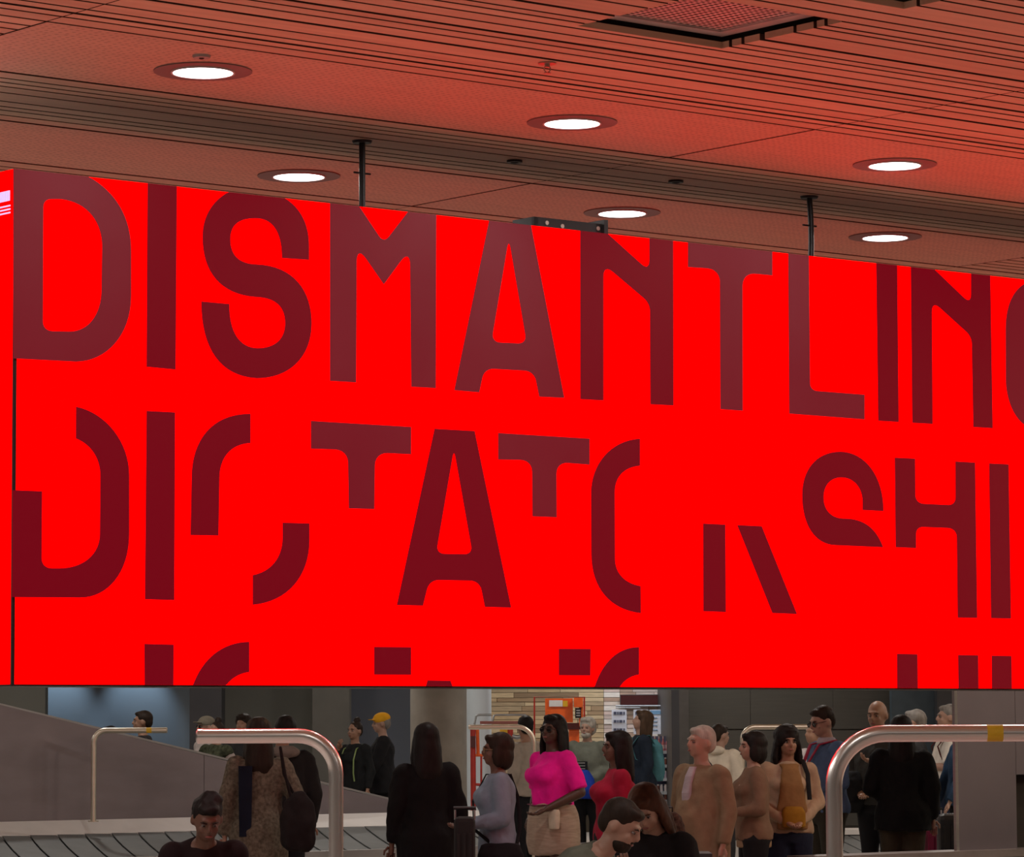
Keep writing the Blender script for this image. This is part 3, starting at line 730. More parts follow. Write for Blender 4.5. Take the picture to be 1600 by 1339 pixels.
# posters
M_PAPER = mat('poster_paper', (0.62, 0.65, 0.74), 0.5); M_INK = mat('poster_ink', (0.06, 0.07, 0.12), 0.6); M_BLUEI = mat('poster_blue', (0.15, 0.30, 0.48), 0.6)
for i, (x0, x1, lb) in enumerate(((956, 979, 'white printed notice hanging behind the man with white beard'), (990, 1013, 'white printed notice hanging behind the long-haired traveller'), (1015, 1033, 'white notice with blue heading on the boarded shop wall'), (1043, 1051, 'narrow white notice above the bottles, cut by the dark post'))):
    e = empty('notice', (0, 0, 0), lb, 'notice', 'printed notices in the shop')
    kpart(e, (x0, x1, 1108.5, 1147), 'sheet', M_PAPER, 50.9, .012)
    if i < 2:
        for yy, hh in ((1112, 4.5), (1125, 4), (1138, 4)):
            for fx, fw in ((.12, .2), (.36, .1), (.5, .22), (.78, .1)):
                kpart(e, (x0 + (x1 - x0) * fx, x0 + (x1 - x0) * (fx + fw), yy, yy + hh), 'printed_line', M_INK, 50.894, .004)
    elif i == 2:
        kpart(e, (x0 + 1, x1 - 1, 1110, 1116), 'heading', M_BLUEI, 50.894, .004)
        for yy in (1121, 1127, 1133, 1140): kpart(e, (x0 + 5, x1 - 6, yy, yy + 1.2), 'printed_line', M_BLUEI, 50.894, .004)
    else:
        for yy in (1112, 1120, 1130, 1139): kpart(e, (x0 + 3.5, x1 - 1.5, yy, yy + 2.5), 'printed_line', M_BLUEI, 50.894, .004)
    P = on_y((x0 + x1) / 2, 1108, 50.9)
    cpart(e, MB().tube([P, Vector((P.x, P.y, on_y(x0, 1103, 50.9).z))], .004, 6), 'hook', M_CHR)
e = empty('hanging_rail', (0, 0, 0), 'chrome rail carrying the printed notices in the shop', 'rail')
tpart(e, [(962, 1103), (1050, 1103)], .012, 'bar', mat('rail_grey', (.3, .32, .35), .6), 50.9)
tpart(e, [(962, 1106), (1000, 1106)], .008, 'bar', mat('rail_grey', (.3, .32, .35), .6), 50.8)
tpart(e, [(1050, 1103), (1050.1, 1095)], .01, 'bracket', M_CHR, 50.9)
e = empty('display_screen', (0, 0, 0), 'dark switched-off display on the pale board wall above the notices', 'display')
kpart(e, (970, 1032, 1086, 1101.5), 'screen', mat('dark_glass', (.05, .015, .015), .2), 51.85, .05)
kpart(e, (969, 1033, 1085, 1102.5), 'frame', M_DARKC, 51.88, .06)
# shelves with bottles and jars
su = empty('shelf_unit', (0, 0, 0), 'shop shelf unit with pale shelf edges beside the dark post', 'shelf')
YB = 49.0
for yy in (1173, 1194.5, 1215.5, 1236.5, 1249.5):
    ms = kpart(su, (1019.5, 1036, yy, yy + 4.8), 'shelf', mat('shelf_edge', (0.62, 0.72, 0.80), 0.4), YB, .35)
    ms = kpart(su, (1036.4, 1053, yy, yy + 4.8), 'shelf', mat('shelf_edge', (0.62, 0.72, 0.80), 0.4), YB, .35)
kpart(su, (1019, 1053, 1150, 1290), 'back_panel', mat('shelf_back', (0.10, 0.11, 0.20), 0.6), YB + .36, .03)
kpart(su, (1000, 1064, 1251, 1276), 'cabinet', mat('lilac_grey', (0.42, 0.40, 0.43), 0.5), YB - .06, .4)
kpart(su, (1020, 1064, 1277, 1318), 'plinth', M_DARKC, YB, .4)
kpart(su, (1001, 1019, 1194, 1201), 'side_shelf', mat('side_shelf', (.30, .30, .28), .5), YB, .3)
kpart(su, (1003, 1019, 1217, 1225), 'side_shelf', mat('side_shelf', (.30, .30, .28), .5), YB, .3)
M_BOT = [mat('rose_bottle', (0.62, 0.22, 0.24), 0.25), mat('pink_bottle', (0.72, 0.33, 0.33), 0.25)]
M_JAR = [mat('white_jar', (0.75, 0.75, 0.78), 0.4), mat('brown_jar', (0.22, 0.08, 0.06), 0.4), mat('lilac_jar', (0.5, 0.47, 0.62), 0.4)]
M_CAP = mat('jar_cap', (0.6, 0.45, 0.45), 0.4)
bot_me = None
for k_ in range(5):
    P = on_y(1023.5 + k_ * 6.4, 1172.9, YB + .06)
    e = empty('bottle', P, 'pink glass bottle in the top row of the shop shelf', 'bottle', 'pink bottles on the top shelf')
    r = .024
    if bot_me is None:
        bot_me = MB().loft([(0, r, r), (.10, r, r), (.135, .012, .012), (.165, .009, .009)], n=12).mesh()
        bot_cap = MB().loft([(.165, .011, .011), (.20, .011, .011)], n=10).mesh(); bot_cap.materials.append(M_CAP)
        bot_lab = MB().loft([(.03, r * 1.03, r * 1.03), (.08, r * 1.03, r * 1.03)], n=12).mesh(); bot_lab.materials.append(mat('bottle_label', (.8, .6, .6), .5))
        bot_me.materials.append(M_BOT[0])
    link('glass', bot_me, e); link('cap', bot_cap, e); link('paper_label', bot_lab, e)
jar_cap = None
jm = []
for mt_ in M_JAR:
    me = MB().loft([(0, .02, .02), (.07, .021, .021), (.078, .016, .016)], n=10).mesh(); me.materials.append(mt_); jm.append(me)
jc = MB().loft([(.078, .017, .017), (.095, .017, .017)], n=10).mesh(); jc.materials.append(M_JAR[0])
for rw, yy in enumerate((1194.4, 1215.4, 1236.4, 1249.4)):
    for k_ in range(6):
        P = on_y(1023 + k_ * 5.4 + (1 if k_ > 2 else 0), yy, YB + .05)
        e = empty('jar', P, 'small jar on the %s shelf row under the pink bottles' % ('first', 'second', 'third', 'lowest')[rw], 'jar', 'jars on the %s shelf row' % ('first', 'second', 'third', 'lowest')[rw])
        link('glass', jm[(k_ * 2 + rw + k_ // 3) % 3], e); link('lid', jc, e)
# low counters
ct = empty('counter', (0, 0, 0), 'low pale lilac counter behind the woman in the pink shirt', 'counter')
kpart(ct, (788, 905, 1248, 1254), 'top', mat('counter_top', (0.42, 0.38, 0.42), 0.4), 44.0, .8)
kpart(ct, (790, 903, 1254.5, 1266), 'upper_panel', mat('counter_panel', (0.34, 0.31, 0.35), 0.5), 44.05, .7)
kpart(ct, (790, 903, 1266.5, 1328), 'lower_panel', mat('counter_base', (0.22, 0.18, 0.17), 0.5), 44.08, .66)

# ------------------------------------------------------------------ people
JOBS = []      # (object, voxel, fold depth, fold scale) remeshed together below
SK = {'deep': (0.065, 0.030, 0.019), 'brown': (0.12, 0.058, 0.037), 'tan': (0.27, 0.145, 0.092), 'light': (0.34, 0.20, 0.145), 'pale': (0.52, 0.36, 0.29)}
HAIRC = {'black': (0.010, 0.008, 0.008), 'dark': (0.022, 0.014, 0.010), 'brown': (0.05, 0.028, 0.016), 'auburn': (0.07, 0.028, 0.016), 'white': (0.34, 0.32, 0.28), 'grey': (0.20, 0.185, 0.17), 'fair': (0.24, 0.17, 0.09)}
def skin(k): return mat('skin_' + k, SK[k], 0.5, 0, 0.06, 12)
def hairm(k): return mat('hair_' + k, HAIRC[k], 0.55, 0, 0.3, 30, (1, 1, .25), 0.3, 60)
def cloth(name, rgb, **kw): return mat('cloth_' + name, rgb, 0.85, 0, kw.get('var', 0.15), kw.get('scale', 10), kw.get('st', (1, 1, 1)), 0.25, 40, sheen=0.0)
M_EYEW = mat('eye_white', (0.16, 0.14, 0.13), 0.3); M_IRIS = mat('iris_dark', (0.02, 0.012, 0.01), 0.2); M_LIP = mat('lip', (0.22, 0.07, 0.06), 0.5)
POSE = {  # left arm: elbow and wrist, fractions of the height
 'down': ((.140, .020, .640), (.145, -.020, .500)),
 'fwd': ((.140, .010, .645), (.085, -.125, .620)),
 'clasp': ((.145, .015, .645), (.035, -.115, .560)),
 'chin': ((.125, -.075, .680), (.045, -.130, .800)),
 'phone': ((.140, -.020, .650), (.060, -.130, .700)),
 'pocket': ((.165, .045, .650), (.130, -.020, .540)),
 'cross': ((.140, -.030, .655), (-.02, -.125, .660)),
 'reach': ((.135, -.050, .645), (.130, -.120, .520)),
 'up': ((.130, -.070, .700), (.060, -.150, .770)),
}
def rotm(ax, deg, about=(0, 0, 0)):
    a = Vector(about); return Matrix.Translation(a) @ Matrix.Rotation(R_(deg), 4, ax) @ Matrix.Translation(-a)

def person(label, x, top, Y, face=0, b=1.0, sx='f', skn='tan', hair=('short', 'dark'), head=(0, 0), tilt=0, arms=('down', 'down'), shirt=None, coat=None, legs='trousers', legm=None,
           seat=None, lean=0.0, sleeve=1.0, hem=None, glasses=None, hat=None, bust=None, belly=0.0, hip=1.0, headx=None, fine=True, beard=None, shoe=(0.02, 0.02, 0.02), extra=None, collar=None, zg=0.0, height=None):
    """x: body centre in the photograph, top: crown of the head there, Y: distance; face 0 = towards us, 90 = towards the left"""
    crown = on_y(x, top, Y).z - (0.012 if hair else 0) - zg
    if seat is None: Ht = crown / max(.9, math.cos(R_(lean)) * .5 + .5)
    else: Ht = height or 1.66
    if height and seat is None: Ht = height
    g = on_y(x, top, Y)
    root = empty('person', (g.x, Y, zg), label, 'person', None, -R_(face))
    sh = (.108 if sx == 'f' else .118) * (0.75 + .25 * b)
    hz = .50
    # upper body transform: seat shift and lean about the hip
    MU = Matrix.Identity(4)
    if seat is not None:
        MU = Matrix.Translation((0, 0, seat / Ht + .055 - hz))
    MU = MU @ rotm('X', lean, (0, 0, hz))
    if height and seat is None:
        pass
    MH = MU @ rotm('X', head[1], (0, .005, .85)) @ rotm('Z', head[0], (0, 0, .85)) @ rotm('Y', tilt, (0, 0, .85))
    if seat is not None or lean:
        # shift the whole figure so the crown lands where the photograph has it
        top_z = (MH @ Vector((0, 0, 1.0))).z * Ht + zg
        MU = Matrix.Translation((0, 0, 0)) @ MU
    S = Matrix.Scale(Ht, 4)
    U = S @ MU; HD = S @ MH
    def P(q, Mx=None): return (Mx or U) @ Vector(q)
    ch = (bust if bust is not None else (.018 if sx == 'f' else 0)) 
    bw = b
    tor = [(.47, .060 * hip * bw, .058 * hip * bw, .004), (.50, .096 * hip * bw, .070 * hip * bw, .006), (.535, .100 * hip * bw, .073 * hip * bw, .006), (.58, .090 * (hip * .3 + .7) * bw, .064 * bw + belly * .6, .0 - belly * .4),
           (.625, .080 * bw + belly * .4, .058 * bw + belly, 0 - belly * .6), (.67, .085 * bw + belly * .2, .060 * bw + belly * .6, -.002 - belly * .4), (.72, .095 * bw, .066 * bw, -.002), (.765, sh * .86, .062 * (bw * .5 + .5), .002),
           (.795, sh * .86, .050, .006), (.815, sh * .70, .040, .008), (.832, sh * .42, .032, .008), (.85, .030, .030, .008)]
    # arms
    SH = {}; EL = {}; WR = {}
    for s, pz in ((1, arms[0]), (-1, arms[1])):
        e_, w_ = POSE[pz] if isinstance(pz, str) else pz
        k_ = sh / .115
        SH[s] = Vector((s * sh * .93, .006, .797)); EL[s] = Vector((s * (e_[0] + (sh - .112) * .9), e_[1], e_[2])); WR[s] = Vector((s * (w_[0] + ((sh - .112) * .6 if w_[0] > .1 else 0)), w_[1], w_[2]))
    # legs
    KN = {}; AN = {}; HP = {}
    for s in (1, -1):
        hp_ = MU @ Vector((s * .052 * hip, .0, hz - .005)); HP[s] = hp_
        if seat is None:
            KN[s] = Vector((s * .056, -.004, .285)); AN[s] = Vector((s * .058, .012, .048))
        else:
            KN[s] = Vector((s * .085, -.245, hp_.z + .005)); AN[s] = Vector((s * .085, -.235, .048))
    lb = .75 + .25 * b * hip
    def legset(mb, e=0.0, n=12, flare=0.0):
        for s in (1, -1):
            mb.tube([S @ HP[s], S @ HP[s].lerp(KN[s], .45), S @ KN[s]], [(.056 * lb * bw ** .4 + e) * Ht, (.048 * lb + e) * Ht, (.035 * lb + e) * Ht], n)
            mb.ball(S @ KN[s], (.035 * lb + e) * Ht, n=10, m_=7)
            mb.tube([S @ KN[s], S @ KN[s].lerp(AN[s], .35), S @ AN[s]], [(.034 * lb + e) * Ht, (.033 * lb + e + flare * .5) * Ht, (.020 + e + flare) * Ht], n)
    # ---- body: one continuous skin
    mb = MB()
    mb.loft(tor, U, 24)
    if ch and bust != 0:
        mb.ball((0, -.040 * bw, .732), .080 * bw, .030 + ch, .044, U, 16, 9)
    mb.tube([P((0, .010, .815)), P((0, .004, .85)), P((0, .002, .885), HD)], [.036 * Ht, .031 * Ht, .032 * Ht], 14)
    legset(mb)
    for s in (1, -1):
        mb.ball(P(SH[s]), .028 * Ht * (.7 + .3 * bw), n=12, m_=8)
        ab = .75 + .25 * bw
        mb.tube([P(SH[s]), P(SH[s].lerp(EL[s], .5)), P(EL[s])], [.027 * Ht * ab, .0265 * Ht * ab, .0225 * Ht * ab], 12)
        mb.ball(P(EL[s]), .0225 * Ht * ab, n=10, m_=7)
        mb.tube([P(EL[s]), P(EL[s].lerp(WR[s], .3)), P(WR[s])], [.022 * Ht * ab, .0225 * Ht * ab, .0145 * Ht], 12)
        d_ = (WR[s] - EL[s]).normalized(); pal = WR[s] + d_ * .026
        mb.tube([P(WR[s]), P(WR[s] + d_ * .014), P(pal), P(WR[s] + d_ * .05)], [.014 * Ht, .018 * Ht, .0215 * Ht, .018 * Ht], 12, flat=.6)
        # feet
        a_ = AN[s]
        mb.ball(S @ (a_ + Vector((0, -.035, -.026))), .024 * Ht, .062 * Ht, .020 * Ht, None, 12, 8)
    # head
    mb.ball((0, .010, .940), .0455, .0565, .060, HD, 20, 14)
    mb.ball((0, -.013, .906), .0365, .0410, .0400, HD, 16, 10)
    mb.ball((0, -.035, .886), .018, .016, .016, HD, 10, 7)
    mb.ball((0, -.0565, .922), .0085, .0125, .0125, HD, 10, 7)
    mb.tube([P((0, -.050, .945), HD), P((0, -.064, .920), HD)], [.0045 * Ht, .0065 * Ht], 8)
    mb.ball((0, -.0445, .950), .030, .009, .006, HD, 12, 6)
    for s in (1, -1):
        mb.ball((s * .0475, .008, .925), .006, .013, .019, HD, 10, 7)
        mb.ball((s * .020, -.038, .915), .014, .012, .014, HD, 10, 7)
    mb.ball((0, -.050, .899), .014, .008, .0065, HD, 10, 6)
    body = mb.build('body', skin(skn), root, True)
    JOBS.append((body, .0095 if fine else .013, 0, 0, 'body'))
    # fingers, rooted inside the palm (joined to the body after remeshing)
    fg = MB()
    for s in (1, -1):
        d_ = (WR[s] - EL[s]).normalized()
        side = d_.cross(Vector((0, 1, 0)) if abs(d_.y) < .6 else Vector((0, 0, 1))).normalized() * -s
        nrm = d_.cross(side).normalized()
        for q_, (off, ln_) in enumerate(((-.0145, .036), (-.005, .042), (.0045, .040), (.0135, .031))):
            r0 = WR[s] + d_ * .042 + side * off
            p1 = r0 + d_ * ln_ * .5 + nrm * .002; p2 = p1 + d_ * ln_ * .35 + nrm * ln_ * .25 * s; p3 = p2 + d_ * ln_ * .12 + nrm * ln_ * .3 * s
            fg.tube([P(r0), P(p1), P(p2), P(p3)], [.0052 * Ht, .0050 * Ht, .0045 * Ht, .0034 * Ht], 6)
        r0 = WR[s] + d_ * .016 - side * .012
        fg.tube([P(r0), P(r0 + d_ * .018 - side * .016), P(r0 + d_ * .036 - side * .017)], [.0065 * Ht, .0058 * Ht, .0042 * Ht], 6)
    body['_fingers'] = 0
    FING[body.name] = fg
    # eyes, brows, lips
    if fine:
        for s in (1, -1):
            MB().ball((s * .0185, -.0440, .9335), .0075, .006, .0036, HD, 10, 7).build('eye', M_EYEW, root, True)
            ey = MB().ball((s * .0185, -.0492, .9335), .0036, .0016, .0036, HD, 8, 6).build('iris', M_IRIS, root, True)
            MB().tube([P((s * .009, -.0535, .9445), HD), P((s * .019, -.0525, .9475), HD), P((s * .029, -.0455, .9445), HD)], [.0018 * Ht, .0024 * Ht, .0014 * Ht], 6).build('eyebrow', hairm(hair[1] if hair else 'dark'), root)
        MB().ball((0, -.0565, .8985), .0125, .0030, .0040, HD, 12, 6).build('lips', M_LIP, root, True)
    # ---- hair
    def part(mbx, name, material, vox=.012, fold=0.0, fs=9.0):
        o = mbx.build(name, material, root, True)
        if vox: JOBS.append((o, vox, fold, fs, ''))
        return o
    if hair:
        hk, hc = hair; hb = MB()
        if hk in ('short', 'bald', 'crop'):
            if hk != 'bald':
                hb.ball((0, .017, .953), .0500, .0575, .0540, HD, 18, 12); hb.ball((0, .035, .930), .0440, .038, .046, HD, 14, 10)
                hb.ball((0, -.018, .982), .034, .030, .017, HD, 14, 8)
            else:
                hb.ball((0, .034, .925), .0475, .0370, .034, HD, 14, 10)
        elif hk == 'fluffy':
            hb.ball((0, .020, .960), .060, .063, .056, HD, 18, 12); hb.ball((0, .035, .925), .058, .045, .050, HD, 14, 10)
            hb.ball((0, -.020, .990), .044, .032, .022, HD, 14, 8)
        elif hk == 'bun':
            hb.ball((0, .017, .953), .0500, .0560, .0530, HD, 18, 12); hb.ball((0, .035, .930), .0440, .036, .044, HD, 14, 10)
            hb.ball((0, .030, 1.012), .028, .028, .024, HD, 12, 8)
        elif hk == 'updo':
            hb.ball((0, .020, .954), .0510, .0580, .0530, HD, 18, 12); hb.ball((0, .038, .930), .0480, .040, .048, HD, 14, 10)
            hb.ball((.012, .030, .990), .042, .036, .024, HD, 12, 8)
            hb.ball((0, -.020, .982), .038, .032, .019, HD, 14, 8)
        elif hk == 'bob':
            hb.ball((0, .017, .955), .0555, .0610, .0560, HD, 18, 12)
            hb.ball((0, .030, .905), .0540, .044, .060, HD, 16, 10)
            for s in (1, -1): hb.ball((s * .046, .002, .905), .014, .030, .048, HD, 12, 8)
            hb.ball((0, -.030, .984), .036, .022, .016, HD, 12, 8)
        elif hk in ('long', 'curly', 'hijab'):
            k2 = 1.12 if hk == 'curly' else 1.0
            hb.ball((0, .017, .955), .0560 * k2, .0620 * k2, .0560 * k2, HD, 18, 12)
            hb.loft([(.765, .040, .018, .060), (.80, .062 * k2, .030 * k2, .055), (.85, .062 * k2, .038 * k2, .045), (.90, .060 * k2, .046 * k2, .035), (.95, .056, .050, .025)], HD, 18)
            for s in (1, -1): hb.loft([(.800, .012, .020, .012, s * .055), (.86, .014 * k2, .026, .006, s * .054 * k2), (.93, .012, .032, .008, s * .048 * k2), (.965, .008, .02, .008, s * .044)], HD, 12)
            hb.ball((0, -.026, .988), .036, .026, .016, HD, 12, 8)
            if hk == 'hijab': hb.loft([(.79, .085, .055, .012), (.82, .066, .054, .012), (.87, .050, .050, .014), (.92, .05, .052, .016)], U, 18)
        part(hb, 'hair' if hk != 'hijab' else 'headscarf', hairm(hc), .010, .006 if hk in ('fluffy', 'curly', 'updo') else .003, 28 if hk in ('fluffy', 'curly', 'updo') else 22)
    if beard:
        bb = MB().ball((0, -.024, .885), .036, .034, .027, HD, 14, 9).ball((0, -.050, .9065), .017, .008, .004, HD, 10, 6)
        part(bb, 'beard', hairm(beard), .009, .003, 30)
    if hat:
        cb = MB().ball((0, .010, .965), .0555, .0640, .046, HD, 20, 12)
        cb.loft([(.955, .048, .030, -.060), (.961, .045, .030, -.060)], HD @ rotm('X', -6, (0, 0, .96)), 20)
        part(cb, 'cap', hat, .009)
    if glasses:
        gb = MB()
        for s in (1, -1):
            gb.tube([P((s * .0195 + .0135 * math.cos(t), -.0555, .9325 + .0115 * math.sin(t)), HD) for t in [k_ * PI / 6 for k_ in range(13)]], .0011 * Ht, 5)
            gb.tube([P((s * .033, -.054, .936), HD), P((s * .050, .005, .934), HD)], .0012 * Ht, 5)
        gb.tube([P((-.006, -.057, .936), HD), P((.006, -.057, .936), HD)], .0012 * Ht, 5)
        gl = gb.build('glasses', mat('spectacle_gold', (.45, .35, .2), .3, .8) if glasses == 'thin' else M_BLACK, root)
        if glasses == 'dark':
            for s in (1, -1): MB().ball((s * .0195, -.0555, .9325), .0135, .002, .0115, HD, 12, 6).build('lens', mat('dark_lens', (.01, .008, .008), .1), gl, True)
    # ---- clothes
    def garment(mat_, name, e, hem_, slv, flare=0.0, openv=False, fold=.013):
        gm = MB(); rg = []
        for (z, rx, ry, y0) in tor:
            if z < hem_ - .001 or z > .833: continue
            ee = e + (flare * max(0, .72 - z))
            rg.append((z, rx + ee, ry + ee, y0))
        if hem_ < .47:
            rg = [(hem_, .100 * hip * bw + e + flare * .3, .074 * hip * bw + e + flare * .25, .004), (min(.46, hem_ + .1), .100 * hip * bw + e + flare * .2, .074 * hip * bw + e + flare * .15, .004)] + [q_ for q_ in rg if q_[0] > .475]
        else:
            z0, rx0, ry0, y00 = rg[0]; rg = [(hem_, rx0 + .002, ry0 + .002, y00)] + [q_ for q_ in rg if q_[0] > hem_ + .01]
        rg.append((.838, .040 + e * .3, .036 + e * .3, .008))
        gm.loft(rg, U, 28)
        if ch and bust != 0:
            gm.ball((0, -.040 * bw, .728), .084 * bw + e * .5, .031 + ch + e * .8, .054, U, 18, 10)
        for s in (1, -1):
            ab = .75 + .25 * bw
            gm.ball(P(SH[s] - Vector((s * .004, 0, .001))), (.0325 * (.7 + .3 * bw) + e) * Ht, n=12, m_=8)
            mid = EL[s] if slv >= .5 else SH[s].lerp(EL[s], slv * 2)
            gm.tube([P(SH[s]), P(mid)], [(.0315 * ab + e) * Ht, ((.0245 if slv >= .5 else .031) * ab + e) * Ht], 14)
            if slv >= .5:
                gm.ball(P(EL[s]), (.0245 * ab + e) * Ht, n=12, m_=8)
                end = EL[s].lerp(WR[s], (slv - .5) * 2 * .97)
                gm.tube([P(EL[s]), P(end)], [(.0245 * ab + e) * Ht, (.0185 + e * .8) * Ht], 14)
        return part(gm, name, mat_, .0125, fold, 9.0)
    if shirt is not None:
        garment(shirt, 'shirt', .010, hem if hem and coat is None else (hem or .49) if coat is None else .50, sleeve if coat is None else .8, .02)
    if coat is not None:
        garment(coat, 'coat', .015, hem or .44, sleeve, .08, fold=.014)
    if legs == 'trousers':
        lm = MB(); legset(lm, .010, 14, .006)
        lm.loft([(.455, .085 * hip * bw, .068 * hip * bw, .004), (.50, .104 * hip * bw, .079 * hip * bw, .006), (.54, .106 * hip * bw, .080 * hip * bw, .006), (.575, .098 * (hip * .3 + .7) * bw, .070 * bw + belly * .5, -belly * .4)], U, 24)
        part(lm, 'trousers', legm or cloth('black', (.012, .012, .014)), .014, .008, 6)
    elif legs == 'skirt':
        lm = MB().loft([(.365, .098 * hip * bw, .080 * hip * bw, .004), (.42, .108 * hip * bw, .088 * hip * bw, .006), (.50, .112 * hip * bw, .090 * hip * bw, .008), (.55, .106 * hip * bw, .082 * hip * bw, .006), (.60, .090 * bw + .004, .066 * bw + .006, 0)], U, 28)
        part(lm, 'skirt', legm, .013, .008, 12)
    for s in (1, -1):
        a_ = AN[s]
        so_ = MB().ball(S @ (a_ + Vector((0, -.036, -.020))), .029 * Ht, .069 * Ht, .024 * Ht, None, 14, 9)
        so_.v = [(v[0], v[1], max(v[2], .002)) for v in so_.v]
        so_.build('shoe', mat('shoe_%d' % int(shoe[0] * 100), shoe, .5), root, True)
    root['_h'] = Ht
    if extra: extra(root, U, HD, P, part, Ht, dict(EL=EL, WR=WR, SH=SH, sh=sh))
    del root['_h']
    return root
FING = {}

BLK = cloth('black', (.010, .010, .012)); NAVY = cloth('navy', (.012, .016, .035)); CHAR = cloth('charcoal', (.03, .03, .032))
def strap(root, P, part, Ht, pts, r, name, material, flat=.35, base=None):
    return MB().tube([P(q) for q in pts], r * Ht, 8, flat=flat).build(name, material, root, True)

# far row behind the steel ramp
person('man with cropped dark hair and dark jacket facing left before the blue-lit wall', 222, 1109.5, 41.0, 88, 1.05, 'm', 'tan', ('crop', 'dark'), shirt=BLK, coat=cloth('dark_jacket', (.02, .018, .02)), fine=True)
person('dark-haired person whose crown shows just above the ramp beside the thin rail', 170, 1133, 40.5, 60, 1.0, 'f', 'tan', ('short', 'black'), shirt=CHAR, fine=False)
person('man in a pale grey cap and glasses by the dark column', 321, 1119, 41.8, 60, 1.0, 'm', 'light', ('crop', 'grey'), hat=cloth('khaki_cap', (.20, .18, .14)), glasses='dark', shirt=cloth('off_white', (.45, .40, .38)))
person('woman with dark hair, patterned dark vest and pale sleeves beside the man in grey cap', 337, 1126.5, 41.0, 35, 1.0, 'f', 'tan', ('bun', 'dark'), arms=('pocket', 'pocket'), shirt=cloth('pale_pink_sleeve', (.40, .33, .30)), coat=cloth('camo_vest', (.045, .05, .03), var=.6, scale=25), sleeve=.12, fine=True)
person('man with curly dark hair above the thick rail, head only', 379, 1116, 43.2, 20, 1.0, 'm', 'tan', ('fluffy', 'dark'), shirt=CHAR, fine=False)
# group in front of the ramp
def coat_x(root, U, HD, P, part, Ht, J):
    MB().loft([(.50, .026, .010, .0, .0), (.80, .030, .012, 0, 0)], U @ Matrix.Translation((.062, .088, 0)), 14, 4).build('scarf_end', cloth('navy_scarf', (.008, .010, .022)), root, True)
    part(MB().loft([(.79, .085, .060, .012), (.815, .070, .056, .012), (.85, .045, .045, .010)], U, 20), 'scarf', cloth('navy_scarf', (.008, .010, .022)), .012, .008, 14)
person('woman in a long patterned olive coat with a black scarf, seen from behind', 404, 1120.5, 24.6, 172, 0.98, 'f', 'light', ('long', 'dark'), hat=cloth('olive_cap', (.055, .045, .03)), coat=cloth('olive_tweed', (.12, .10, .075), var=.42, scale=45), shirt=BLK, hem=.22, arms=('down', 'pocket'), extra=coat_x)
def pack_x(col, zc=.70, w=.085, d=.05, hh=.13, name='backpack'):
    def f(root, U, HD, P, part, Ht, J):
        part(MB().loft([(zc - hh, w * .9, d * .8, .105), (zc - hh * .6, w, d, .108), (zc, w * .95, d, .105), (zc + hh * .7, w * .8, d * .8, .10), (zc + hh, w * .4, d * .4, .09)], U, 20, 2.8), name, col, .013, .006, 14)
        for s in (1, -1):
            strap(root, P, part, Ht, [(s * .06, .08, zc + hh * .8), (s * .068, .05, .835), (s * .07, -.03, .825), (s * .078, -.075, .77), (s * .085, -.05, .68), (s * .075, .06, .64)], .010, 'strap', col)
    return f
def hood_pack(root, U, HD, P, part, Ht, J):
    part(MB().ball((0, .062, .835), .072, .045, .032, U, 16, 10), 'hood', cloth('grey_hood', (.16, .135, .12)), .012, .008, 16)
person('person in dark jacket with a grey hood down, behind the woman in patterned coat', 440, 1116, 26.8, 160, 1.12, 'm', 'tan', ('short', 'black'), coat=cloth('black_jacket', (.012, .011, .012)), shirt=BLK, extra=hood_pack, tilt=-8)
bag = empty('shoulder_bag', on_y(466, 1300, 24.3), 'big dark slouchy shoulder bag beside the patterned coat', 'bag')
bag.location.z = on_y(466, 1330, 24.3).z
b_ = MB().loft([(.0, .07, .06, 0), (.04, .11, .08, 0), (.20, .12, .085, 0), (.33, .10, .06, 0), (.40, .05, .03, 0)], None, 20).build('body', cloth('brown_bag', (.016, .012, .013)), bag, True); JOBS.append((b_, .014, .02, 9, ''))
MB().tube([(-.05, 0, .36), (-.09, 0, .52), (-.12, -.02, .70), (-.10, .03, .52), (-.02, .02, .36)], .010, 8).build('strap', cloth('brown_bag', (.016, .012, .013)), bag, True)
# couple beyond the ramp
def lany(root, U, HD, P, part, Ht, J):
    for s in (1, -1): strap(root, P, part, Ht, [(s * .05, .04, .835), (s * .060, -.05, .80), (s * .066, -.090, .72), (s * .060, -.085, .62), (s * .070, -.085, .56)], .0065, 'reflective_strap', mat('lime_reflective', (.18, .25, .08), .5))
person('woman with hair in a bun, black V-neck top and lime straps, hand at her chin', 554, 1126, 42.5, 38, 1.02, 'f', 'tan', ('bun', 'dark'), arms=('down', 'chin'), shirt=cloth('black_vneck', (.012, .013, .014)), extra=lany)
person('man in a bright yellow cap and black sweatshirt facing left', 597, 1113.5, 43.2, 86, 1.12, 'm', 'light', ('crop', 'grey'), head=(0, 6), hat=cloth('yellow_cap', (.72, .36, .02)), shirt=BLK, coat=cloth('black_sweat', (.013, .013, .015)), arms=('reach', 'down'))
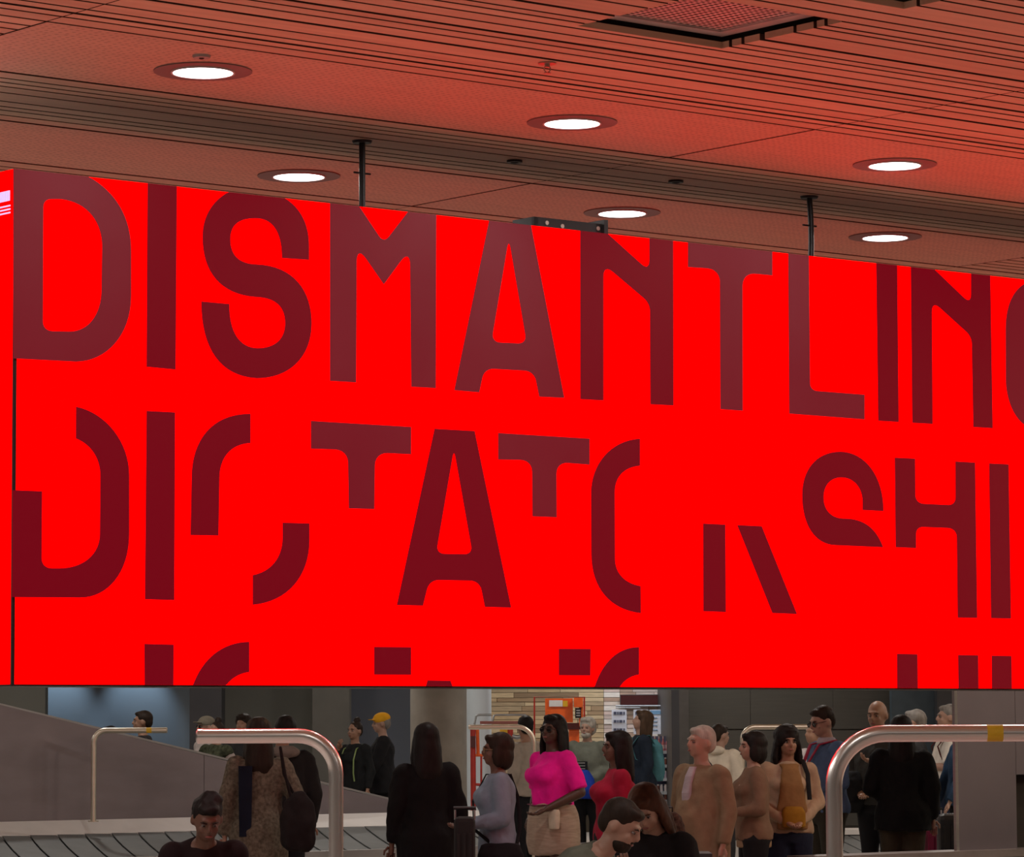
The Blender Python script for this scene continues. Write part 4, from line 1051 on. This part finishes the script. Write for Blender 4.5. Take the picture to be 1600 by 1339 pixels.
# the queue at the carousel
person('person wrapped in a long black coat and black headscarf, seen from behind', 665, 1129, 23.6, 165, 1.0, 'f', 'brown', ('hijab', 'black'), coat=cloth('long_black', (.006, .006, .007)), shirt=BLK, hem=.12)
def bagk(root, U, HD, P, part, Ht, J):
    strap(root, P, part, Ht, [(-.05, .06, .83), (-.03, .09, .74), (.03, .095, .62), (.085, .075, .54)], .008, 'bag_strap', BLK)
    strap(root, P, part, Ht, [(-.05, .06, .83), (-.055, -.04, .83), (-.02, -.10, .72), (.06, -.10, .60), (.10, -.03, .54)], .008, 'bag_strap', BLK)
    part(MB().loft([(.40, .030, .07, .0, .135), (.44, .038, .095, .0, .138), (.50, .036, .10, 0, .136), (.545, .02, .08, 0, .13)], U, 18), 'crossbody_bag', cloth('black_bag', (.010, .011, .014)), .012, .006, 12)
person('woman in a pale denim shirt with thin glasses and black crossbody bag, facing left', 776, 1144, 22.6, 84, 1.06, 'f', 'brown', ('bob', 'dark'), arms=('fwd', 'fwd'), glasses='thin', shirt=cloth('pale_denim', (.19, .245, .32), var=.12), hem=.36, legm=NAVY, extra=bagk)
def pinkx(root, U, HD, P, part, Ht, J):
    part(MB().loft([(.485, .030, .014, -.085, .12), (.56, .034, .016, -.085, .12), (.575, .03, .012, -.085, .12)], U, 16, 4), 'belt_bag', cloth('cream_bag', (.55, .48, .38)), .010)
    strap(root, P, part, Ht, [(.115, .02, .60), (.10, -.06, .595), (.0, -.105, .59), (-.10, -.06, .595), (-.115, .02, .60)], .008, 'belt', cloth('maroon_belt', (.10, .02, .04)))
person('large woman in a bright pink T-shirt, dark glasses and beige skirt', 862, 1115.5, 26.6, 52, 1.24, 'f', 'deep', ('long', 'black'), head=(14, -4), arms=(((.170, .030, .650), (.105, -.125, .575)), 'pocket'), glasses='dark', shirt=cloth('hot_pink', (.85, .012, .32)), hem=.585, sleeve=.46, legs='skirt', legm=cloth('beige_ribbed', (.38, .30, .235), st=(1, 1, 8), scale=12), hip=1.02, bust=.03, extra=pinkx)
person('person in a beige-grey coat and black trousers behind the brassy rail', 820, 1117, 37, 130, 1.0, 'f', 'tan', ('short', 'black'), head=(-30, 0), shirt=cloth('taupe_coat', (.30, .26, .22)), hem=.50, coat=cloth('taupe_coat', (.30, .26, .22)), legm=BLK, fine=False)
def beardx(root, U, HD, P, part, Ht, J):
    part(MB().loft([(.44, .06, .04, -.13, .02), (.50, .085, .06, -.13, .02), (.58, .075, .055, -.13, .02), (.64, .04, .03, -.13, .02)], U, 16, 3), 'blue_bag', cloth('royal_blue', (.015, .045, .33)), .013, .008, 12)
    MB().loft([(.52, .045, .004, -.105), (.70, .045, .004, -.112)], U, 12, 6).build('shirt_front', cloth('tee_black', (.015, .015, .018)), root)
    for k_ in range(3): MB().loft([(.645 + k_ * .02, .028, .003, -.115), (.652 + k_ * .02, .028, .003, -.115)], U, 8, 6).build('print_line', cloth('grey_print', (.25, .25, .24)), root)
person('man with bushy white hair and beard in a grey-green jacket holding a blue bag', 917, 1121, 41.0, 22, 1.12, 'm', 'light', ('fluffy', 'white'), beard='white', arms=('clasp', 'clasp'), coat=cloth('sage_jacket', (.13, .14, .115)), shirt=BLK, extra=beardx)
person('woman with long black hair in a dark crimson top, facing left', 962, 1141.5, 24.2, 82, 1.32, 'f', 'brown', ('long', 'black'), head=(6, 0), arms=('down', 'down'), shirt=cloth('crimson', (.30, .010, .035)), hem=.46, hip=1.05, bust=.03, legm=BLK)
person('long-haired traveller in dark clothes with a teal backpack under the notices', 1000, 1109, 41.0, 80, 1.0, 'f', 'light', ('long', 'brown'), head=(0, -10), shirt=cloth('dark_navy_top', (.012, .018, .03)), coat=cloth('dark_navy_top', (.012, .018, .03)), legm=NAVY, extra=pack_x(cloth('teal', (.06, .17, .20)), .67, .085, .055, .14), fine=False)
def old_x(root, U, HD, P, part, Ht, J):
    MB().loft([(.48, .018, .012, -.083, .0), (.60, .020, .012, -.083, .0), (.72, .026, .012, -.084, .0), (.79, .022, .012, -.066, .0), (.83, .02, .02, -.035, 0)], U, 16, 3).build('shirt_front', cloth('pale_lilac', (.36, .33, .36)), root)
person('elderly white-haired man in a beige raincoat turned to the left', 1094, 1132, 23.4, 48, 1.05, 'm', 'light', ('crop', 'white'), head=(-12, 0), arms=('down', 'down'), coat=cloth('beige_coat', (.20, .145, .09)), shirt=cloth('pale_lilac', (.36, .33, .36)), hem=.36, belly=.02, extra=old_x)
person('person in a white hooded jacket with a shoulder strap seen from behind', 1125, 1130, 35.5, 215, 1.05, 'm', 'light', ('crop', 'dark'), head=(-20, 6), coat=cloth('white_hoodie', (.62, .56, .46)), shirt=cloth('white_hoodie', (.62, .56, .46)), legm=CHAR, hem=.50,
       extra=lambda root, U, HD, P, part, Ht, J: (part(MB().ball((0, .060, .835), .066, .042, .030, U, 16, 10), 'hood', cloth('white_hoodie', (.62, .56, .46)), .012, .006, 16), strap(root, P, part, Ht, [(.075, -.02, .84), (.07, .07, .80), (0, .092, .72), (-.09, .085, .62)], .009, 'strap', CHAR)))
def hemband(col, z0, z1, w, d):
    def f(root, U, HD, P, part, Ht, J):
        part(MB().loft([(z0, w, d, .004), (z1, w, d, .004)], U, 28), 'hem_band', col, .012, .004, 10)
    return f
person('short-haired woman in a brown sweater with a tan hem, facing left', 1175, 1142, 25.4, 82, 1.06, 'f', 'light', ('bob', 'black'), head=(4, 0), arms=('fwd', 'fwd'), shirt=cloth('brown_knit', (.17, .105, .07)), hem=.49, bust=.022, extra=hemband(cloth('tan_hem', (.27, .18, .11)), .455, .495, .108, .084))
def tanx(root, U, HD, P, part, Ht, J):
    part(MB().loft([(.52, .075, .020, -.088), (.60, .078, .018, -.088), (.74, .055, .016, -.086), (.80, .045, .012, -.062), (.83, .05, .03, -.02)], U, 22, 2.6), 'apron_top', cloth('bronze_vest', (.22, .12, .05)), .012, .006, 12)
    part(MB().loft([(.53, .055, .022, -.118), (.60, .06, .024, -.118), (.63, .045, .016, -.114)], U, 18, 3), 'belt_pouch', cloth('mustard', (.26, .13, .015)), .012, .004, 12)
    strap(root, P, part, Ht, [(.07, .06, .80), (.072, .0, .845), (.080, -.07, .78), (.085, -.085, .66)], .012, 'strap', BLK)
person('woman with long wavy dark hair, tan sleeves and a bronze vest, looking our way', 1230, 1133.5, 25.8, -8, 1.08, 'f', 'tan', ('curly', 'black'), head=(6, 4), arms=('clasp', 'clasp'), shirt=cloth('tan_knit', (.36, .26, .18)), hem=.50, legm=NAVY, extra=tanx)
def redscarf(root, U, HD, P, part, Ht, J):
    strap(root, P, part, Ht, [(.045, .03, .84), (.045, -.06, .82), (.02, -.115, .72), (.0, -.125, .68)], .013, 'lanyard', cloth('red_lanyard', (.28, .02, .05)))
    strap(root, P, part, Ht, [(-.045, .03, .84), (-.045, -.06, .82), (-.02, -.115, .72), (.0, -.125, .68)], .013, 'lanyard', cloth('red_lanyard', (.28, .02, .05)))
    part(MB().loft([(.825, .052, .048, .002), (.855, .040, .040, .004)], U, 18), 'collar', cloth('pale_collar', (.38, .35, .40)), .010)
person('tall man in a blue shirt with glasses and red lanyard, looking down left', 1290, 1101, 28.4, 68, 1.16, 'm', 'light', ('short', 'dark'), head=(4, 16), arms=('fwd', 'fwd'), glasses='dark', shirt=cloth('blue_shirt', (.075, .13, .24)), hem=.50, belly=.028, legm=cloth('dark_olive', (.03, .028, .02)), extra=redscarf)
person('person in a white top half hidden behind the man in blue', 1272, 1126, 33.5, 60, 1.1, 'm', 'tan', ('short', 'black'), coat=cloth('white_top', (.55, .50, .50)), shirt=BLK, fine=False)
person('bald man in dark grey clothes holding a camera above the thick rail', 1372, 1092.5, 30.2, 38, 1.12, 'm', 'tan', ('bald', 'brown'), head=(8, 8), arms=('phone', 'clasp'), shirt=CHAR, coat=cloth('grey_black_jacket', (.035, .035, .033)), hem=.50, belly=.015,
       extra=lambda root, U, HD, P, part, Ht, J: part(MB().loft([(.46, .05, .06, -.10, -.10), (.52, .085, .08, -.10, -.10), (.62, .075, .07, -.10, -.10), (.66, .04, .04, -.1, -.10)], U, 18), 'sling_bag', BLK, .013, .008, 12))
person('broad person in a black jacket and dark khaki trousers, back turned', 1408, 1117, 28.3, 186, 1.1, 'm', 'light', ('long', 'black'), arms=('clasp', 'down'), coat=cloth('black_parka', (.007, .007, .008)), shirt=BLK, hem=.44, legm=cloth('dark_khaki', (.045, .036, .024)))
person('grey-haired man with glasses peeping out behind the black jacket', 1427, 1107.5, 32.0, 110, 1.0, 'm', 'light', ('crop', 'grey'), glasses='thin', shirt=CHAR, fine=False)
person('grey-haired man in a white T-shirt, arms folded, beside the steel housing', 1480, 1099.5, 34.5, 84, 1.12, 'm', 'light', ('crop', 'grey'), arms=('cross', 'cross'), shirt=cloth('white_tee', (.62, .58, .52)), sleeve=.45, hem=.50, belly=.015, legm=NAVY,
       extra=pack_x(cloth('maroon_pack', (.07, .015, .015)), .74, .07, .045, .10))
person('person in a blue jacket reaching down to a suitcase handle, half hidden by the housing', 1504, 1112, 32.0, 80, 1.02, 'm', 'light', ('crop', 'dark'), arms=('reach', 'reach'), shirt=NAVY, coat=cloth('blue_jacket', (.022, .045, .085)), hem=.50, legm=BLK, fine=False)
# seated in the foreground
M_SEAT = mat('seat_vinyl', (.03, .03, .035), .5)
def bench(x, Y, w_, label, sh_=.44):
    P_ = on_y(x, 1300, Y); e = empty('bench_seat', (P_.x, Y, 0), label, 'bench')
    MB().cbox((0, .02, sh_ - .03), w_, .46, .06).build('seat', M_SEAT, e, bevel=.02)
    MB().box((-w_ / 2, .25, sh_ + .04), (w_, 0, 0), (0, .04, 0), (0, 0, .16)).build('backrest', M_SEAT, e, bevel=.015)
    for s in (-1, 1):
        MB().tube([(s * w_ * .38, .26, sh_ + .1), (s * w_ * .38, .24, sh_ - .04), (s * w_ * .38, .15, .02)], .02, 10).build('leg', M_STEEL, e)
        MB().tube([(s * w_ * .38, -.15, sh_ - .05), (s * w_ * .38, -.18, .02)], .02, 10).build('leg', M_STEEL, e)
    return e
def vneck(root, U, HD, P, part, Ht, J): pass
def seated(label, x, top, Y, lean, face, **kw):
    """choose the sitting height so that the crown lands where the photograph has it"""
    tz = on_y(x, top, Y).z
    Ht = 1.64 if kw.get('sx') != 'm' else 1.74
    hd = kw.get('head', (0, 0))
    hz = .50
    MH = rotm('X', lean, (0, 0, hz)) @ rotm('X', hd[1], (0, .005, .85))
    rel = max((MH @ Vector((0, y_, z_))).z for y_, z_ in ((0, 1.0), (.03, .99), (.06, .96))) - hz
    s_h = tz - .01 - (rel + .055) * Ht
    off = (MH @ Vector((0, 0, .95))).y * Ht           # head displacement along the facing direction
    a_ = -R_(face); dx = -off * math.sin(a_) * 1.0; dy = off * math.cos(a_)
    px = x - dx * F / Y
    kw.pop('x', None)
    r = person(label, px, top, Y, face, seat=s_h, lean=lean, height=Ht, **kw)
    return r, s_h, px
r1, sh1, px1 = seated('woman with dark pinned-up hair and black top sitting, looking down, lower left', 335, 1243, 19.4, 40, -14, b=1.05, skn='brown', hair=('updo', 'black'), head=(0, -12), arms=('clasp', 'clasp'), shirt=cloth('black_maroon', (.014, .008, .009)))
print('seat heights', sh1)
bench(px1, 19.4, .6, 'dark bench seat under the woman with pinned-up hair', sh1 + .0)
r2, sh2, px2 = seated('bearded man in a grey-green sweater bending forward to the right', 974, 1249, 18.0, 50, -74, b=1.15, sx='m', skn='light', hair=('short', 'dark'), beard='dark', head=(0, -18), arms=('fwd', 'fwd'), shirt=cloth('sage_sweater', (.11, .115, .088)), legm=CHAR)
r3, sh3, px3 = seated('auburn-haired woman in a black top leaning in beside the bearded man', 1004, 1228, 18.9, 16, 26, b=1.0, skn='light', hair=('long', 'auburn'), head=(8, 22), arms=('phone', 'up'), shirt=cloth('black_top', (.012, .009, .010)), legm=BLK)
print('seat heights', sh2, sh3)
bench(px2, 18.0, .6, 'dark bench seat under the bearded man in grey-green', sh2).rotation_euler.z = R_(72)
bench(px3, 18.9, .6, 'dark bench seat under the auburn-haired woman', sh3)

# ---- luggage
def suitcase(label, x, ytop, Y, w_, h_, d_, material, hx=None, htop=None, group=None):
    P_ = on_y(x, ytop, Y); e = empty('suitcase', (P_.x, Y, 0), label, 'suitcase', group)
    z0 = P_.z - h_
    if z0 < .045: z0 = .045; h_ = P_.z - z0
    MB().cbox((0, 0, z0 + h_ / 2), w_, d_, h_).build('shell', material, e, smooth=False, bevel=min(w_, d_) * .22)
    for k_ in range(3): MB().cbox((w_ * (-.28 + .28 * k_), -d_ / 2 - .003, z0 + h_ * .5), .018, .012, h_ * .72).build('rib', material, e)
    for s in (-1, 1):
        for t in (-1, 1): MB().tube([(s * w_ * .36 - .012, t * d_ * .3, .03), (s * w_ * .36 + .012, t * d_ * .3, .03)], .03, 14).build('wheel', M_BLACK, e)
        MB().tube([(s * w_ * .36, 0, .03), (s * w_ * .36, 0, z0 + .02)], .012, 8).build('axle_post', M_BLACK, e)
    if htop:
        zt_ = on_y(x, htop, Y).z
        for s in (-1, 1): MB().tube([(s * .06, .05, z0 + h_ - .02), (s * .06, .05, zt_)], .007, 8).build('handle_bar', M_STEEL, e)
        MB().tube([(-.07, .05, zt_), (.07, .05, zt_)], .012, 10).build('grip', M_BLACK, e)
    return e
suitcase('magenta hard suitcase with raised handle, below the folded-arm man', 1461, 1290, 30.2, .24, .62, .20, mat('magenta_shell', (.16, .012, .05), .35), htop=1264)
suitcase('black suitcase standing against the steel housing', 1485, 1271, 29.6, .22, .70, .22, mat('black_shell', (.010, .009, .011), .45))
suitcase('tall black suitcase to the left of the denim-shirted woman', 726, 1276, 22.2, .13, .72, .26, mat('black_nylon', (.007, .007, .008), .85), htop=1263)
pb = empty('backpack', (0, 0, 0), 'brown patterned backpack on the low counter behind the auburn-haired woman', 'backpack')
P_ = on_y(1043, 1332, 20.9); pb.location = P_ + Vector((0, 0, .002))
b_ = MB().loft([(.0, .08, .06), (.03, .10, .075), (.14, .10, .075), (.22, .07, .05), (.24, .03, .02)], None, 18, 3).build('body', cloth('brown_pattern', (.05, .035, .025), var=.8, scale=40), pb, True); JOBS.append((b_, .012, .015, 14, ''))
MB().tube([(-.03, 0, .22), (-.03, 0, .26), (.03, 0, .26), (.03, 0, .22)], .006, 6).build('handle', M_BLACK, pb)
tb = empty('side_table', (P_.x, P_.y, 0), 'dark low table under the brown patterned backpack', 'table')
MB().cbox((0, 0, P_.z - .015), .5, .4, .03).build('top', M_DARKC, tb)
MB().tube([(0, 0, .02), (0, 0, P_.z - .03)], .03, 12).build('leg', M_STEEL, tb); MB().disc((0, 0, 0), .18, .02, 24).build('base', M_STEEL, tb)

# ------------------------------------------------------------------ remesh bodies, hair and clothes to continuous surfaces
for (o, vx, fold, fs, kind) in JOBS:
    md = o.modifiers.new('r', 'REMESH'); md.mode = 'VOXEL'; md.voxel_size = vx; md.use_smooth_shade = True
    sm = o.modifiers.new('s', 'SMOOTH'); sm.factor = .5; sm.iterations = 2 if kind == 'body' else (8 if fold >= .008 else 4)
bpy.context.view_layer.update()
dg = bpy.context.evaluated_depsgraph_get()
tot = 0
for (o, vx, fold, fs, kind) in JOBS:
    me = bpy.data.meshes.new_from_object(o.evaluated_get(dg), depsgraph=dg)
    o.modifiers.clear(); old = o.data; mt_ = old.materials[0]
    if fold:
        seed = Vector((o.matrix_world.translation.x * 3.1, o.matrix_world.translation.y * 1.7, 0))
        nrm = [v.normal.copy() for v in me.vertices]
        for v, nn in zip(me.vertices, nrm):
            q = v.co; s_ = noise.noise(Vector((q.x * fs, q.y * fs, q.z * fs * .55)) + seed) + .5 * noise.noise(Vector((q.x * fs * 2.3, q.y * fs * 2.3, q.z * fs * 1.6)) + seed)
            v.co = q + nn * (s_ * fold)
    if kind == 'body':
        bm = bmesh.new(); bm.from_mesh(me)
        tmp = FING[o.name].mesh(); bm.from_mesh(tmp); bm.to_mesh(me); bm.free(); bpy.data.meshes.remove(tmp)
        if '_fingers' in o: del o['_fingers']
    for p_ in me.polygons: p_.use_smooth = True
    me.materials.clear(); me.materials.append(mt_)
    o.data = me; bpy.data.meshes.remove(old); tot += len(me.polygons)
print('remeshed quads', tot, 'objects', len(bpy.data.objects))
